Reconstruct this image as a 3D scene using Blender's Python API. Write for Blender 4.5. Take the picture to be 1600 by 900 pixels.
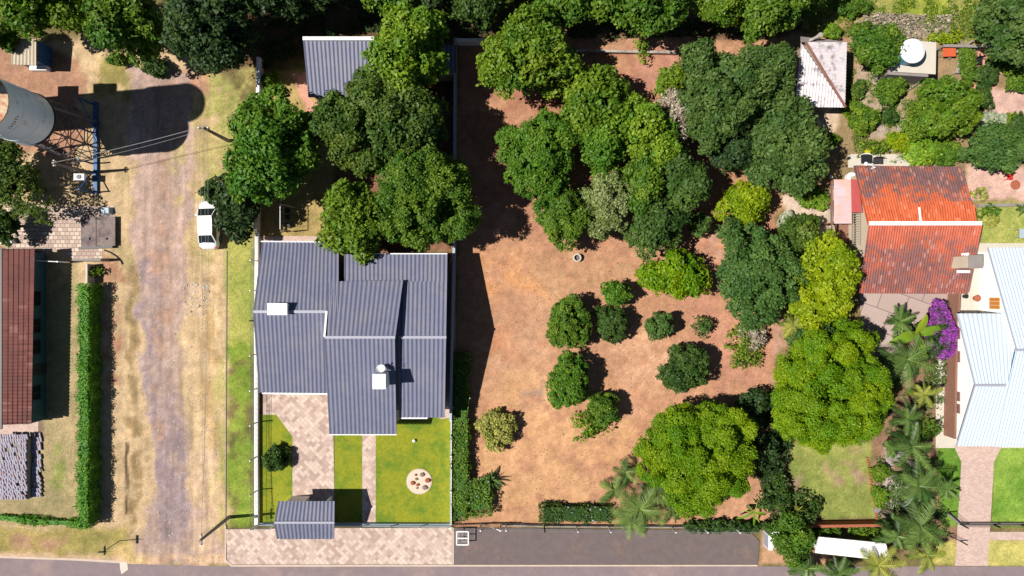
import bpy, math, random
import numpy as np
from mathutils import Vector, Matrix
random.seed(7); RNG = np.random.default_rng(11)
for _o in list(bpy.data.objects): bpy.data.objects.remove(_o)
SC = bpy.context.scene
COL = SC.collection
PI = math.pi
HCAM = 61.0          # drone height in metres
PPM = 17.5           # photo pixels per metre on the ground

# ------------------------------------------------------------------ camera, sky, sun, exposure
cam_d = bpy.data.cameras.new('camera'); cam = bpy.data.objects.new('camera', cam_d); COL.objects.link(cam)
cam.location = (0, 0, HCAM); cam.rotation_euler = (0, 0, 0)
cam_d.sensor_width = 36; cam_d.angle = 2*math.atan(1600/PPM/2/HCAM)
cam_d.clip_start = 0.5; cam_d.clip_end = 1500
SC.camera = cam
SUN = Vector((0.70, 0.06, -1.0)).normalized()
elev = math.asin(-SUN.z); azim = math.atan2(-SUN.x, -SUN.y)
w = bpy.data.worlds.new('World'); SC.world = w; w.use_nodes = True
nt = w.node_tree; bg = nt.nodes['Background']
sk = nt.nodes.new('ShaderNodeTexSky'); sk.sky_type = 'NISHITA'; sk.sun_disc = False
sk.sun_elevation = elev; sk.sun_rotation = azim % (2*PI); sk.air_density = 0.7; sk.dust_density = 0.3
nt.links.new(sk.outputs[0], bg.inputs[0]); bg.inputs[1].default_value = 0.05
sl = bpy.data.lights.new('sun', 'SUN'); sun = bpy.data.objects.new('sun', sl); COL.objects.link(sun)
sl.energy = 5.0; sl.angle = math.radians(0.53); sl.color = (1.0, 0.955, 0.89)
sun.location = (-60, -5, 90); sun.rotation_euler = SUN.to_track_quat('-Z', 'Y').to_euler()
SC.view_settings.view_transform = 'Standard'; SC.view_settings.look = 'None'
SC.view_settings.exposure = 0.55; SC.view_settings.gamma = 1.0; SC.view_settings.use_curve_mapping = False
SC.render.engine = 'CYCLES'
SC.cycles.max_bounces = 5; SC.cycles.diffuse_bounces = 2; SC.cycles.transparent_max_bounces = 4

# ------------------------------------------------------------------ helpers
def P(px, py, h=0.0):
    k = (1 - h/HCAM)/PPM
    return Vector(((px-800)*k, -(py-450)*k, h))
def lin(c):
    c = c/255.0
    return c/12.92 if c <= 0.04045 else ((c+0.055)/1.055)**2.4
KAL = 1.72
def RGB(r, g, b, k=1.0):      # colour a surface shows in full sun -> its base colour
    return (min(.85, lin(r)/KAL*k), min(.85, lin(g)/KAL*k), min(.85, lin(b)/KAL*k), 1.0)

class MB:
    def __init__(s): s.v = []; s.f = []
    def add(s, vs, fs):
        n = len(s.v); s.v.extend([tuple(v) for v in vs]); s.f.extend([tuple(i+n for i in f) for f in fs]); return s
    def quad(s, a, b, c, d): return s.add([a, b, c, d], [(0, 1, 2, 3)])
    def hexa(s, lo, hi):      # four lower and four upper corners, same winding
        n = len(lo)
        fs = [tuple(range(n-1, -1, -1)), tuple(range(n, 2*n))]
        for i in range(n):
            j = (i+1) % n; fs.append((i, j, n+j, n+i))
        return s.add(list(lo)+list(hi), fs)
    def box(s, c, sz, rz=0.0, rx=0.0):
        R = Matrix.Rotation(rz, 3, 'Z') @ Matrix.Rotation(rx, 3, 'X'); c = Vector(c)
        q = [(-1, -1), (1, -1), (1, 1), (-1, 1)]
        lo = [c + R @ Vector((x*sz[0]/2, y*sz[1]/2, -sz[2]/2)) for x, y in q]
        hi = [c + R @ Vector((x*sz[0]/2, y*sz[1]/2, sz[2]/2)) for x, y in q]
        return s.hexa(lo, hi)
    def slab(s, poly, z0, z1):     # poly: list of (x, y), counter-clockwise or not
        a = sum(poly[i][0]*poly[(i+1) % len(poly)][1]-poly[(i+1) % len(poly)][0]*poly[i][1] for i in range(len(poly)))
        if a < 0: poly = poly[::-1]
        return s.hexa([(x, y, z0) for x, y in poly], [(x, y, z1) for x, y in poly])
    def tube(s, pts, rad, n=8, cap=True):
        pts = [Vector(p) for p in pts]
        if not hasattr(rad, '__len__'): rad = [rad]*len(pts)
        base = len(s.v); rings = []
        for i, p in enumerate(pts):
            t = (pts[min(i+1, len(pts)-1)]-pts[max(i-1, 0)]).normalized()
            u = t.cross(Vector((0, 0, 1)))
            if u.length < 1e-3: u = t.cross(Vector((0, 1, 0)))
            u.normalize(); v = t.cross(u)
            rings.append([p + (u*math.cos(2*PI*k/n)+v*math.sin(2*PI*k/n))*rad[i] for k in range(n)])
        vs = [q for r in rings for q in r]; fs = []
        for i in range(len(pts)-1):
            for k in range(n):
                a = i*n+k; b = i*n+(k+1) % n; fs.append((a, b, b+n, a+n))
        if cap: fs.append(tuple(range(n-1, -1, -1))); fs.append(tuple(range((len(pts)-1)*n, len(pts)*n)))
        return s.add(vs, fs)
    def lathe(s, c, prof, n=32):   # prof: (radius, z)
        c = Vector(c); vs = []; fs = []
        for r, z in prof:
            for k in range(n): vs.append(c+Vector((r*math.cos(2*PI*k/n), r*math.sin(2*PI*k/n), z)))
        for i in range(len(prof)-1):
            for k in range(n):
                a = i*n+k; b = i*n+(k+1) % n; fs.append((a, b, b+n, a+n))
        fs.append(tuple(range(n-1, -1, -1))); fs.append(tuple(range((len(prof)-1)*n, len(prof)*n)))
        return s.add(vs, fs)
    def blob(s, c, r, seed=0, n=10, m=7, jit=.18):
        rr = random.Random(seed); c = Vector(c); vs = []; fs = []
        for i in range(m+1):
            th = PI*i/m
            for k in range(n):
                j = 1+rr.uniform(-jit, jit) if 0 < i < m else 1
                vs.append(c+Vector((r[0]*j*math.sin(th)*math.cos(2*PI*k/n), r[1]*j*math.sin(th)*math.sin(2*PI*k/n), r[2]*j*math.cos(th))))
        for i in range(m):
            for k in range(n):
                a = i*n+k; b = i*n+(k+1) % n; fs.append((a, a+n, b+n, b))
        return s.add(vs, fs)
    def build(s, name, mat, parent=None, origin=None, smooth=False):
        o0 = wloc(parent) if parent else (Vector(origin) if origin is not None else Vector((0, 0, 0)))
        me = bpy.data.meshes.new(name)
        me.from_pydata([(v[0]-o0.x, v[1]-o0.y, v[2]-o0.z) for v in s.v], [], s.f)
        me.materials.append(mat); me.update()
        if smooth: me.polygons.foreach_set('use_smooth', [True]*len(me.polygons))
        o = bpy.data.objects.new(name, me); COL.objects.link(o)
        if parent: o.parent = parent
        elif origin is not None: o.location = o0
        return o
def wloc(o):
    v = Vector((0, 0, 0))
    while o is not None: v += o.location; o = o.parent
    return v
def tag(o, label, cat, group=None, kind=None):
    o['label'] = label; o['category'] = cat
    if group: o['group'] = group
    if kind: o['kind'] = kind
    return o
def thing(name, loc, label, cat, group=None):
    o = bpy.data.objects.new(name, None); COL.objects.link(o); o.location = loc; o.empty_display_size = .3
    return tag(o, label, cat, group)
def struct(o): o['kind'] = 'structure'; return o

# ------------------------------------------------------------------ materials
def mat(name, col, rough=.8, var=.12, scale=2.0, metal=0.0, spec=.3, bump=0.0, bscale=None, col2=None, c2scale=.5, c2lo=.45, c2hi=.6, emis=None):
    m = bpy.data.materials.new(name); m.use_nodes = True; N = m.node_tree; L = N.links
    b = N.nodes['Principled BSDF']; b.inputs['Roughness'].default_value = rough; b.inputs['Metallic'].default_value = metal
    b.inputs['Specular IOR Level'].default_value = spec
    tc = N.nodes.new('ShaderNodeNewGeometry')
    n1 = N.nodes.new('ShaderNodeTexNoise'); n1.inputs['Scale'].default_value = scale; n1.inputs['Detail'].default_value = 6
    n1.inputs['Roughness'].default_value = .65
    L.new(tc.outputs['Position'], n1.inputs['Vector'])
    mr = N.nodes.new('ShaderNodeMapRange'); mr.inputs[1].default_value = .25; mr.inputs[2].default_value = .75
    mr.inputs[3].default_value = 1-var; mr.inputs[4].default_value = 1+var; L.new(n1.outputs[0], mr.inputs[0])
    src = N.nodes.new('ShaderNodeRGB'); src.outputs[0].default_value = col; out = src.outputs[0]
    if col2:
        n2 = N.nodes.new('ShaderNodeTexNoise'); n2.inputs['Scale'].default_value = c2scale; n2.inputs['Detail'].default_value = 8
        n2.inputs['Roughness'].default_value = .7
        L.new(tc.outputs['Position'], n2.inputs['Vector'])
        m2 = N.nodes.new('ShaderNodeMapRange'); m2.inputs[1].default_value = c2lo; m2.inputs[2].default_value = c2hi; L.new(n2.outputs[0], m2.inputs[0])
        mx = N.nodes.new('ShaderNodeMix'); mx.data_type = 'RGBA'; L.new(m2.outputs[0], mx.inputs[0]); L.new(out, mx.inputs[6]); mx.inputs[7].default_value = col2
        out = mx.outputs[2]
    vm = N.nodes.new('ShaderNodeVectorMath'); vm.operation = 'SCALE'; L.new(out, vm.inputs[0]); L.new(mr.outputs[0], vm.inputs['Scale'])
    L.new(vm.outputs[0], b.inputs['Base Color'])
    if bump:
        n3 = N.nodes.new('ShaderNodeTexNoise'); n3.inputs['Scale'].default_value = bscale or scale*3; n3.inputs['Detail'].default_value = 5
        L.new(tc.outputs['Position'], n3.inputs['Vector'])
        bp = N.nodes.new('ShaderNodeBump'); bp.inputs['Strength'].default_value = .6; bp.inputs['Distance'].default_value = bump
        L.new(n3.outputs[0], bp.inputs['Height']); L.new(bp.outputs[0], b.inputs['Normal'])
    return m
def leafmat(name, col, col2=None, trans=.25, rough=.55):
    m = bpy.data.materials.new(name); m.use_nodes = True; N = m.node_tree; L = N.links
    b = N.nodes['Principled BSDF']; b.inputs['Roughness'].default_value = rough; b.inputs['Specular IOR Level'].default_value = .25
    g = N.nodes.new('ShaderNodeNewGeometry'); at = N.nodes.new('ShaderNodeAttribute'); at.attribute_name = 'tint'
    mx = N.nodes.new('ShaderNodeMix'); mx.data_type = 'RGBA'
    mx.inputs[6].default_value = col; mx.inputs[7].default_value = col2 or (min(.8, col[0]*1.9), col[1]*1.25, col[2]*1.1, 1)
    ad = N.nodes.new('ShaderNodeMath'); ad.operation = 'MULTIPLY_ADD'; ad.inputs[1].default_value = .45
    L.new(g.outputs['Random Per Island'], ad.inputs[0]); 
    sb = N.nodes.new('ShaderNodeMath'); sb.operation = 'MULTIPLY_ADD'; sb.inputs[1].default_value = .9; sb.inputs[2].default_value = -.22
    L.new(at.outputs['Fac'], sb.inputs[0]); L.new(sb.outputs[0], ad.inputs[2]); ad.use_clamp = True
    L.new(ad.outputs[0], mx.inputs[0])
    mr = N.nodes.new('ShaderNodeMapRange'); mr.inputs[3].default_value = .72; mr.inputs[4].default_value = 1.25
    ml = N.nodes.new('ShaderNodeMath'); ml.operation = 'MULTIPLY'; ml.inputs[1].default_value = 7.31; L.new(g.outputs['Random Per Island'], ml.inputs[0])
    fr = N.nodes.new('ShaderNodeMath'); fr.operation = 'FRACT'; L.new(ml.outputs[0], fr.inputs[0]); L.new(fr.outputs[0], mr.inputs[0])
    vm = N.nodes.new('ShaderNodeVectorMath'); vm.operation = 'SCALE'; L.new(mx.outputs[2], vm.inputs[0]); L.new(mr.outputs[0], vm.inputs['Scale'])
    L.new(vm.outputs[0], b.inputs['Base Color'])
    tr = N.nodes.new('ShaderNodeBsdfTranslucent'); L.new(vm.outputs[0], tr.inputs[0])
    ms = N.nodes.new('ShaderNodeMixShader'); ms.inputs[0].default_value = trans
    L.new(b.outputs[0], ms.inputs[1]); L.new(tr.outputs[0], ms.inputs[2]); L.new(ms.outputs[0], N.nodes['Material Output'].inputs[0])
    return m
def pavermat(name, c1, c2, c3, bw=.5, bh=.25, rot=45, mortar=.02, mc=None, var=.1):
    m = bpy.data.materials.new(name); m.use_nodes = True; N = m.node_tree; L = N.links
    b = N.nodes['Principled BSDF']; b.inputs['Roughness'].default_value = .85; b.inputs['Specular IOR Level'].default_value = .2
    g = N.nodes.new('ShaderNodeNewGeometry'); mp = N.nodes.new('ShaderNodeMapping'); mp.inputs['Rotation'].default_value = (0, 0, math.radians(rot))
    L.new(g.outputs['Position'], mp.inputs[0])
    br = N.nodes.new('ShaderNodeTexBrick'); br.inputs['Scale'].default_value = 1; br.inputs['Brick Width'].default_value = bw; br.inputs['Row Height'].default_value = bh
    br.inputs['Mortar Size'].default_value = mortar; br.inputs['Color1'].default_value = (0, 0, 0, 1); br.inputs['Color2'].default_value = (1, 1, 1, 1)
    br.inputs['Mortar'].default_value = (.5, .5, .5, 1); L.new(mp.outputs[0], br.inputs[0])
    cr = N.nodes.new('ShaderNodeValToRGB'); cr.color_ramp.elements[0].color = c1; cr.color_ramp.elements[1].color = c3
    b2 = N.nodes.new('ShaderNodeTexBrick'); mp2 = N.nodes.new('ShaderNodeMapping'); mp2.inputs['Rotation'].default_value = (0, 0, math.radians(rot-90)); L.new(g.outputs['Position'], mp2.inputs[0])
    for k_ in ('Scale', 'Brick Width', 'Row Height', 'Mortar Size', 'Color1', 'Color2', 'Mortar'): b2.inputs[k_].default_value = br.inputs[k_].default_value
    L.new(mp2.outputs[0], b2.inputs[0]); ck = N.nodes.new('ShaderNodeTexChecker'); ck.inputs['Scale'].default_value = 1/(bw*1.0); L.new(mp.outputs[0], ck.inputs[0])
    mb_ = N.nodes.new('ShaderNodeMix'); mb_.data_type = 'RGBA'; L.new(ck.outputs['Fac'], mb_.inputs[0]); L.new(br.outputs['Color'], mb_.inputs[6]); L.new(b2.outputs['Color'], mb_.inputs[7])
    cr.color_ramp.elements[0].position = .1; cr.color_ramp.elements[1].position = .9
    e = cr.color_ramp.elements.new(.5); e.color = c2
    L.new(mb_.outputs[2] if rot == 45 else br.outputs['Color'], cr.inputs[0])
    n1 = N.nodes.new('ShaderNodeTexNoise'); n1.inputs['Scale'].default_value = .9; n1.inputs['Detail'].default_value = 12; n1.inputs['Roughness'].default_value = .7; L.new(g.outputs['Position'], n1.inputs['Vector'])
    mr = N.nodes.new('ShaderNodeMapRange'); mr.inputs[1].default_value = .3; mr.inputs[2].default_value = .7; mr.inputs[3].default_value = 1-var; mr.inputs[4].default_value = 1+var
    L.new(n1.outputs[0], mr.inputs[0])
    mx = N.nodes.new('ShaderNodeMix'); mx.data_type = 'RGBA'; L.new(br.outputs['Fac'], mx.inputs[0]); L.new(cr.outputs[0], mx.inputs[6]); mx.inputs[7].default_value = mc or c1
    vm = N.nodes.new('ShaderNodeVectorMath'); vm.operation = 'SCALE'; L.new(mx.outputs[2], vm.inputs[0]); L.new(mr.outputs[0], vm.inputs['Scale'])
    L.new(vm.outputs[0], b.inputs['Base Color'])
    bp = N.nodes.new('ShaderNodeBump'); bp.inputs['Strength'].default_value = .5; bp.inputs['Distance'].default_value = -.01; L.new(br.outputs['Fac'], bp.inputs['Height']); L.new(bp.outputs[0], b.inputs['Normal'])
    return m
def tilemat(name, base, dark, pale, cell, mask=None, lo=.4, hi=.62, ms=.35, gy=None, dens=1.0):
    """Clay tiles: every tile its own tone, lichen patches in irregular shapes (gy = (y0, y1, weight): more lichen from y0 towards y1)."""
    m = bpy.data.materials.new(name); m.use_nodes = True; N = m.node_tree; L = N.links
    b = N.nodes['Principled BSDF']; b.inputs['Roughness'].default_value = .85; b.inputs['Specular IOR Level'].default_value = .2
    g = N.nodes.new('ShaderNodeNewGeometry')
    sn = N.nodes.new('ShaderNodeVectorMath'); sn.operation = 'DIVIDE'; sn.inputs[1].default_value = (cell[0], cell[1], 50); L.new(g.outputs['Position'], sn.inputs[0])
    fl = N.nodes.new('ShaderNodeVectorMath'); fl.operation = 'FLOOR'; L.new(sn.outputs[0], fl.inputs[0])
    wn = N.nodes.new('ShaderNodeTexWhiteNoise'); L.new(fl.outputs[0], wn.inputs['Vector'])
    n1 = N.nodes.new('ShaderNodeTexNoise'); n1.inputs['Scale'].default_value = ms; n1.inputs['Detail'].default_value = 7; n1.inputs['Roughness'].default_value = .7
    L.new(g.outputs['Position'], n1.inputs['Vector'])
    f = n1.outputs[0]
    a1 = N.nodes.new('ShaderNodeMath'); a1.operation = 'MULTIPLY_ADD'; a1.inputs[1].default_value = .22; L.new(wn.outputs['Value'], a1.inputs[0]); L.new(f, a1.inputs[2]); f = a1.outputs[0]
    if gy:
        sx = N.nodes.new('ShaderNodeSeparateXYZ'); L.new(g.outputs['Position'], sx.inputs[0])
        r = N.nodes.new('ShaderNodeMapRange'); r.inputs[1].default_value = gy[0]; r.inputs[2].default_value = gy[1]; r.inputs[3].default_value = -gy[2]; r.inputs[4].default_value = gy[2]
        L.new(sx.outputs[1], r.inputs[0])
        a2 = N.nodes.new('ShaderNodeMath'); L.new(f, a2.inputs[0]); L.new(r.outputs[0], a2.inputs[1]); f = a2.outputs[0]
    r2 = N.nodes.new('ShaderNodeMapRange'); r2.inputs[1].default_value = lo+.11; r2.inputs[2].default_value = hi+.11; r2.inputs[4].default_value = dens; L.new(f, r2.inputs[0])
    mx = N.nodes.new('ShaderNodeMix'); mx.data_type = 'RGBA'; L.new(r2.outputs[0], mx.inputs[0]); mx.inputs[6].default_value = base; mx.inputs[7].default_value = dark
    gt = N.nodes.new('ShaderNodeMath'); gt.operation = 'GREATER_THAN'; gt.inputs[1].default_value = .93; L.new(wn.outputs['Value'], gt.inputs[0])
    gm = N.nodes.new('ShaderNodeMath'); gm.operation = 'MULTIPLY'; gm.inputs[1].default_value = .28; L.new(gt.outputs[0], gm.inputs[0])
    m2 = N.nodes.new('ShaderNodeMix'); m2.data_type = 'RGBA'; L.new(gm.outputs[0], m2.inputs[0]); L.new(mx.outputs[2], m2.inputs[6]); m2.inputs[7].default_value = pale
    mr = N.nodes.new('ShaderNodeMapRange'); mr.inputs[3].default_value = .82; mr.inputs[4].default_value = 1.18; L.new(wn.outputs['Value'], mr.inputs[0])
    vm = N.nodes.new('ShaderNodeVectorMath'); vm.operation = 'SCALE'; L.new(m2.outputs[2], vm.inputs[0]); L.new(mr.outputs[0], vm.inputs['Scale'])
    L.new(vm.outputs[0], b.inputs['Base Color'])
    return m

M = {}
M['greyroof'] = mat('grey_roof_sheet', RGB(128, 131, 155), .5, .07, 3.0, bump=.004, bscale=30, col2=RGB(142, 142, 156), c2scale=.6, c2lo=.45, c2hi=.7)
M['greytrim'] = mat('grey_roof_trim', RGB(185, 185, 200), .5, .06)
M['white'] = mat('white_paint', RGB(240, 238, 235, 1.45), .6, .05, 1.5)
M['whitewall'] = mat('white_render_wall', RGB(250, 246, 240, 1.5), .8, .05, 1.0)
M['cream'] = mat('cream_render', RGB(232, 215, 190), .85, .08, 1.0)
M['bluewhite'] = mat('pale_blue_grey_metal', RGB(190, 208, 218), .5, .06)
M['steelblue'] = mat('blue_painted_steel', RGB(45, 105, 165), .5, .12, 5, col2=RGB(95, 130, 160), c2scale=2, c2lo=.55, c2hi=.7)
M['teal'] = mat('teal_wall', RGB(70, 110, 125), .8, .12, 1)
M['tealdark'] = mat('dark_shutter', RGB(60, 70, 75), .6, .1)
M['tank'] = mat('tank_painted_steel', (.68, .79, .88, 1), .36, .06, .8, spec=.6, col2=RGB(170, 182, 205, 1.4), c2scale=.9, c2lo=.58, c2hi=.72)
M['tanktop'] = mat('rusty_tank_top', RGB(240, 215, 180), .7, .2, 2, col2=RGB(205, 130, 80), c2scale=1.3, c2lo=.45, c2hi=.6)
M['steel'] = mat('galvanised_steel', RGB(120, 118, 125), .5, .2, 4)
M['darksteel'] = mat('dark_steel', RGB(70, 66, 68), .5, .2, 4)
M['concrete'] = mat('weathered_concrete', RGB(200, 190, 178), .9, .12, 1.5, col2=RGB(160, 148, 138), c2scale=1.2)
M['paleconc'] = mat('pale_concrete', RGB(232, 222, 205), .9, .07, 1.2, bump=.004)
M['greyconc'] = mat('grey_concrete', RGB(165, 155, 150), .9, .12, 1.5)
M['wood'] = mat('weathered_wood', RGB(170, 158, 140), .85, .2, 6)
M['deck'] = mat('brown_deck', RGB(165, 120, 100), .8, .12, 3)
M['bark'] = mat('tree_bark', RGB(135, 115, 95), .9, .25, 5, bump=.02)
M['black'] = mat('black_plastic', RGB(45, 45, 50), .5, .15)
M['rubber'] = mat('tyre_rubber', RGB(40, 40, 42), .8, .1)
M['glass'] = mat('dark_glass', (.012, .018, .02, 1), .08, .05, spec=.6)
M['winglass'] = mat('window_glass', RGB(130, 120, 120), .15, .1, spec=.6)
M['carwhite'] = mat('white_car_paint', (.72, .72, .72, 1), .3, .02, spec=.5)
M['redlamp'] = mat('red_lens', RGB(200, 40, 40), .2, .05)
M['clearlamp'] = mat('clear_lens', RGB(215, 220, 225), .15, .05)
M['chrome'] = mat('grey_rim', RGB(160, 160, 165), .35, .05, metal=.5)
M['pinkpoly'] = mat('pale_pink_awning', RGB(236, 190, 175), .45, .06, 1, col2=RGB(225, 205, 210), c2scale=.6)
M['redpoly'] = mat('red_sheet', RGB(205, 95, 95), .5, .08)
M['whitemetal'] = mat('white_metal_roof', RGB(212, 228, 242, 1.25), .45, .04, .8)
M['oldtin'] = mat('weathered_fibre_cement', RGB(235, 225, 225, 1.25), .8, .10, 3, col2=RGB(170, 155, 158), c2scale=1.6, c2lo=.5, c2hi=.66)
M['rust'] = mat('rusty_ridge', RGB(160, 108, 98), .85, .2, 5)
M['orange'] = mat('orange_wood', RGB(235, 150, 60), .6, .12, 8)
M['orangeplastic'] = mat('orange_plastic', RGB(235, 110, 70), .45, .08)
M['bluelid'] = mat('blue_fibreglass', RGB(95, 185, 225), .4, .05)
M['greylid'] = mat('grey_white_fibreglass', RGB(240, 240, 242, 1.4), .5, .08, 4)
M['terracotta'] = mat('terracotta', RGB(190, 110, 80), .85, .15, 5)
M['redplastic'] = mat('red_plastic', RGB(230, 60, 55), .45, .08)
M['yellow'] = mat('yellow_plastic', RGB(235, 225, 40), .45, .05)
M['stone'] = mat('rough_stone', RGB(165, 140, 125), .9, .2, 4, bump=.02)
M['sand'] = mat('pale_sand', RGB(245, 222, 198), .95, .07, 8, bump=.01)
M['tilestack'] = mat('weathered_clay_tile', RGB(196, 190, 205), .85, .12, 6, col2=RGB(190, 120, 105), c2scale=3.0, c2lo=.54, c2hi=.66)
M['lefttile'] = tilemat('brown_red_tile', RGB(172, 112, 102), RGB(142, 98, 92), RGB(210, 165, 155), (.5, .29), lo=.45, hi=.65)
M['redtileN'] = tilemat('red_tile_north', RGB(228, 114, 72), RGB(134, 100, 98), RGB(238, 165, 135), (.22, .36), lo=.50, hi=.66, ms=.6, gy=(6.0, 8.8, .2))
M['redtileS'] = tilemat('red_tile_south', RGB(220, 118, 90), RGB(146, 102, 98), RGB(238, 175, 155), (.22, .36), lo=.42, hi=.66, ms=.6, gy=(5.2, 2.2, .12))
M['greysheet'] = mat('old_corrugated_sheet', RGB(160, 142, 136), .8, .15, 3, col2=RGB(120, 105, 105), c2scale=1)
M['clearsheet'] = mat('yellowed_corrugated_sheet', RGB(215, 200, 175), .7, .15, 3)
M['stripe'] = mat('white_road_paint', RGB(235, 225, 205), .8, .15, 6)
M['asphalt'] = mat('dusty_asphalt', RGB(154, 136, 138), .9, .13, 1.1, bump=.008, bscale=12, col2=RGB(182, 155, 148), c2scale=.25, c2lo=.52, c2hi=.72)
M['slab'] = mat('stained_grey_paving', RGB(126, 112, 110), .9, .15, 1.6, bump=.005, bscale=8, col2=RGB(165, 130, 108), c2scale=.45, c2lo=.57, c2hi=.78)
M['kerb'] = mat('kerb_concrete', RGB(228, 205, 185), .9, .12, 2)
M['pavA'] = pavermat('beige_paving_blocks', RGB(200, 172, 158), RGB(228, 200, 184), RGB(240, 218, 200), .62, .31, 45, .012, RGB(205, 178, 165))
M['pavB'] = pavermat('pink_paving_blocks', RGB(222, 190, 176), RGB(232, 202, 188), RGB(238, 212, 198), .24, .12, 12, .008, RGB(205, 172, 160), .06)
M['pavC'] = pavermat('court_paving_stones', RGB(205, 178, 165), RGB(228, 204, 185), RGB(240, 220, 200), .42, .36, 0, .03, RGB(170, 145, 132))
M['court'] = pavermat('large_concrete_slabs', RGB(196, 172, 164), RGB(202, 178, 168), RGB(206, 184, 174), 2.4, 1.9, 20, .03, RGB(140, 115, 110), .05)
M['wire'] = mat('cable', RGB(180, 178, 175), .5, .05)
M['fencegrey'] = mat('fence_wire', RGB(175, 188, 180), .5, .06)
# foliage: name -> material
LM = {
 'mid': leafmat('leaf_mid', RGB(80, 128, 34), RGB(134, 166, 46)),
 'dark': leafmat('leaf_dark', RGB(60, 98, 38), RGB(104, 135, 55)),
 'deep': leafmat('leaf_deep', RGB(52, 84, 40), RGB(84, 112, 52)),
 'bright': leafmat('leaf_bright', RGB(100, 148, 32), RGB(156, 186, 44)),
 'pure': leafmat('leaf_pure', RGB(80, 136, 32), RGB(128, 168, 46)),
 'lime': leafmat('leaf_lime', RGB(104, 158, 8), RGB(162, 190, 10)),
 'yellow': leafmat('leaf_yellow', RGB(134, 170, 14), RGB(186, 202, 22)),
 'yelgreen': leafmat('leaf_yellow_green', RGB(92, 138, 30), RGB(148, 174, 42)),
 'olive': leafmat('leaf_olive', RGB(76, 114, 38), RGB(122, 144, 50)),
 'pale': leafmat('leaf_pale', RGB(132, 158, 72), RGB(186, 196, 128)),
 'blue': leafmat('leaf_blue_green', RGB(76, 118, 50), RGB(112, 148, 66)),
 'grey': leafmat('leaf_grey_green', RGB(76, 114, 48), RGB(116, 144, 66)),
 'twig': leafmat('dry_twig', RGB(165, 150, 128), RGB(205, 190, 165), trans=0),
 'hedge': leafmat('leaf_hedge', RGB(84, 160, 34), RGB(140, 200, 60)),
 'varieg': leafmat('leaf_variegated', RGB(160, 172, 70), RGB(228, 222, 120)),
 'purple': leafmat('bougainvillea_bract', RGB(170, 60, 190), RGB(215, 110, 225), trans=.3),
 'palm': leafmat('palm_leaf', RGB(60, 96, 38), RGB(128, 158, 76), trans=.15, rough=.4),
 'palmy': leafmat('yellow_palm_leaf', RGB(112, 140, 44), RGB(205, 205, 95), trans=.3, rough=.5),
 'fern': leafmat('fern_palm_leaf', RGB(78, 116, 46), RGB(156, 180, 92), trans=.2, rough=.45),
 'banana': leafmat('banana_leaf', RGB(128, 180, 50), RGB(190, 215, 60), trans=.3, rough=.5),
 'silver': leafmat('silver_leaf', RGB(185, 200, 160), RGB(220, 225, 195)),
 'dry': leafmat('dry_grass_blade', RGB(190, 160, 110), RGB(215, 190, 140), trans=.1),
 'flower': leafmat('pale_blue_flower', RGB(190, 195, 225), RGB(225, 225, 240)),
}

# ------------------------------------------------------------------ ground: one sheet, coloured by soil and grass zones
def fbm(x, y, scale, octs=4, seed=0, gain=.5):
    out = np.zeros_like(x); amp = 1.; tot = 0.
    for o in range(octs):
        r = np.random.default_rng(seed*31+o); T = r.random((128, 128))
        u = x*scale; v = y*scale; i = np.floor(u).astype(int); j = np.floor(v).astype(int)
        fu = u-i; fv = v-j; fu = fu*fu*(3-2*fu); fv = fv*fv*(3-2*fv)
        a = T[i % 128, j % 128]; b = T[(i+1) % 128, j % 128]; c = T[i % 128, (j+1) % 128]; d = T[(i+1) % 128, (j+1) % 128]
        out += amp*((a*(1-fu)+b*fu)*(1-fv)+(c*(1-fu)+d*fu)*fv); tot += amp; amp *= gain; scale *= 2.03
    return out/tot
def sdist(px, py, poly):        # signed distance, negative inside
    d = np.full(px.shape, 1e9); ins = np.zeros(px.shape, bool); n = len(poly)
    for i in range(n):
        x0, y0 = poly[i]; x1, y1 = poly[(i+1) % n]; ex, ey = x1-x0, y1-y0
        t = np.clip(((px-x0)*ex+(py-y0)*ey)/(ex*ex+ey*ey+1e-9), 0, 1)
        d = np.minimum(d, np.hypot(px-x0-t*ex, py-y0-t*ey))
        c = ((y0 > py) != (y1 > py)) & (px < ex*(py-y0)/(ey if ey else 1e-9)+x0); ins ^= c
    return np.where(ins, -d, d)
ROAD = [(196, 95), (300, 108), (304, 230), (300, 320), (285, 450), (280, 560), (290, 680), (300, 780), (382, 886), (222, 886), (243, 760), (234, 650), (222, 520), (208, 400), (200, 250)]
ORCH = [(713, 66), (1090, 62), (1250, 60), (1290, 170), (1300, 260), (1210, 340), (1215, 520), (1205, 700), (1205, 822), (713, 822)]
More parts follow.
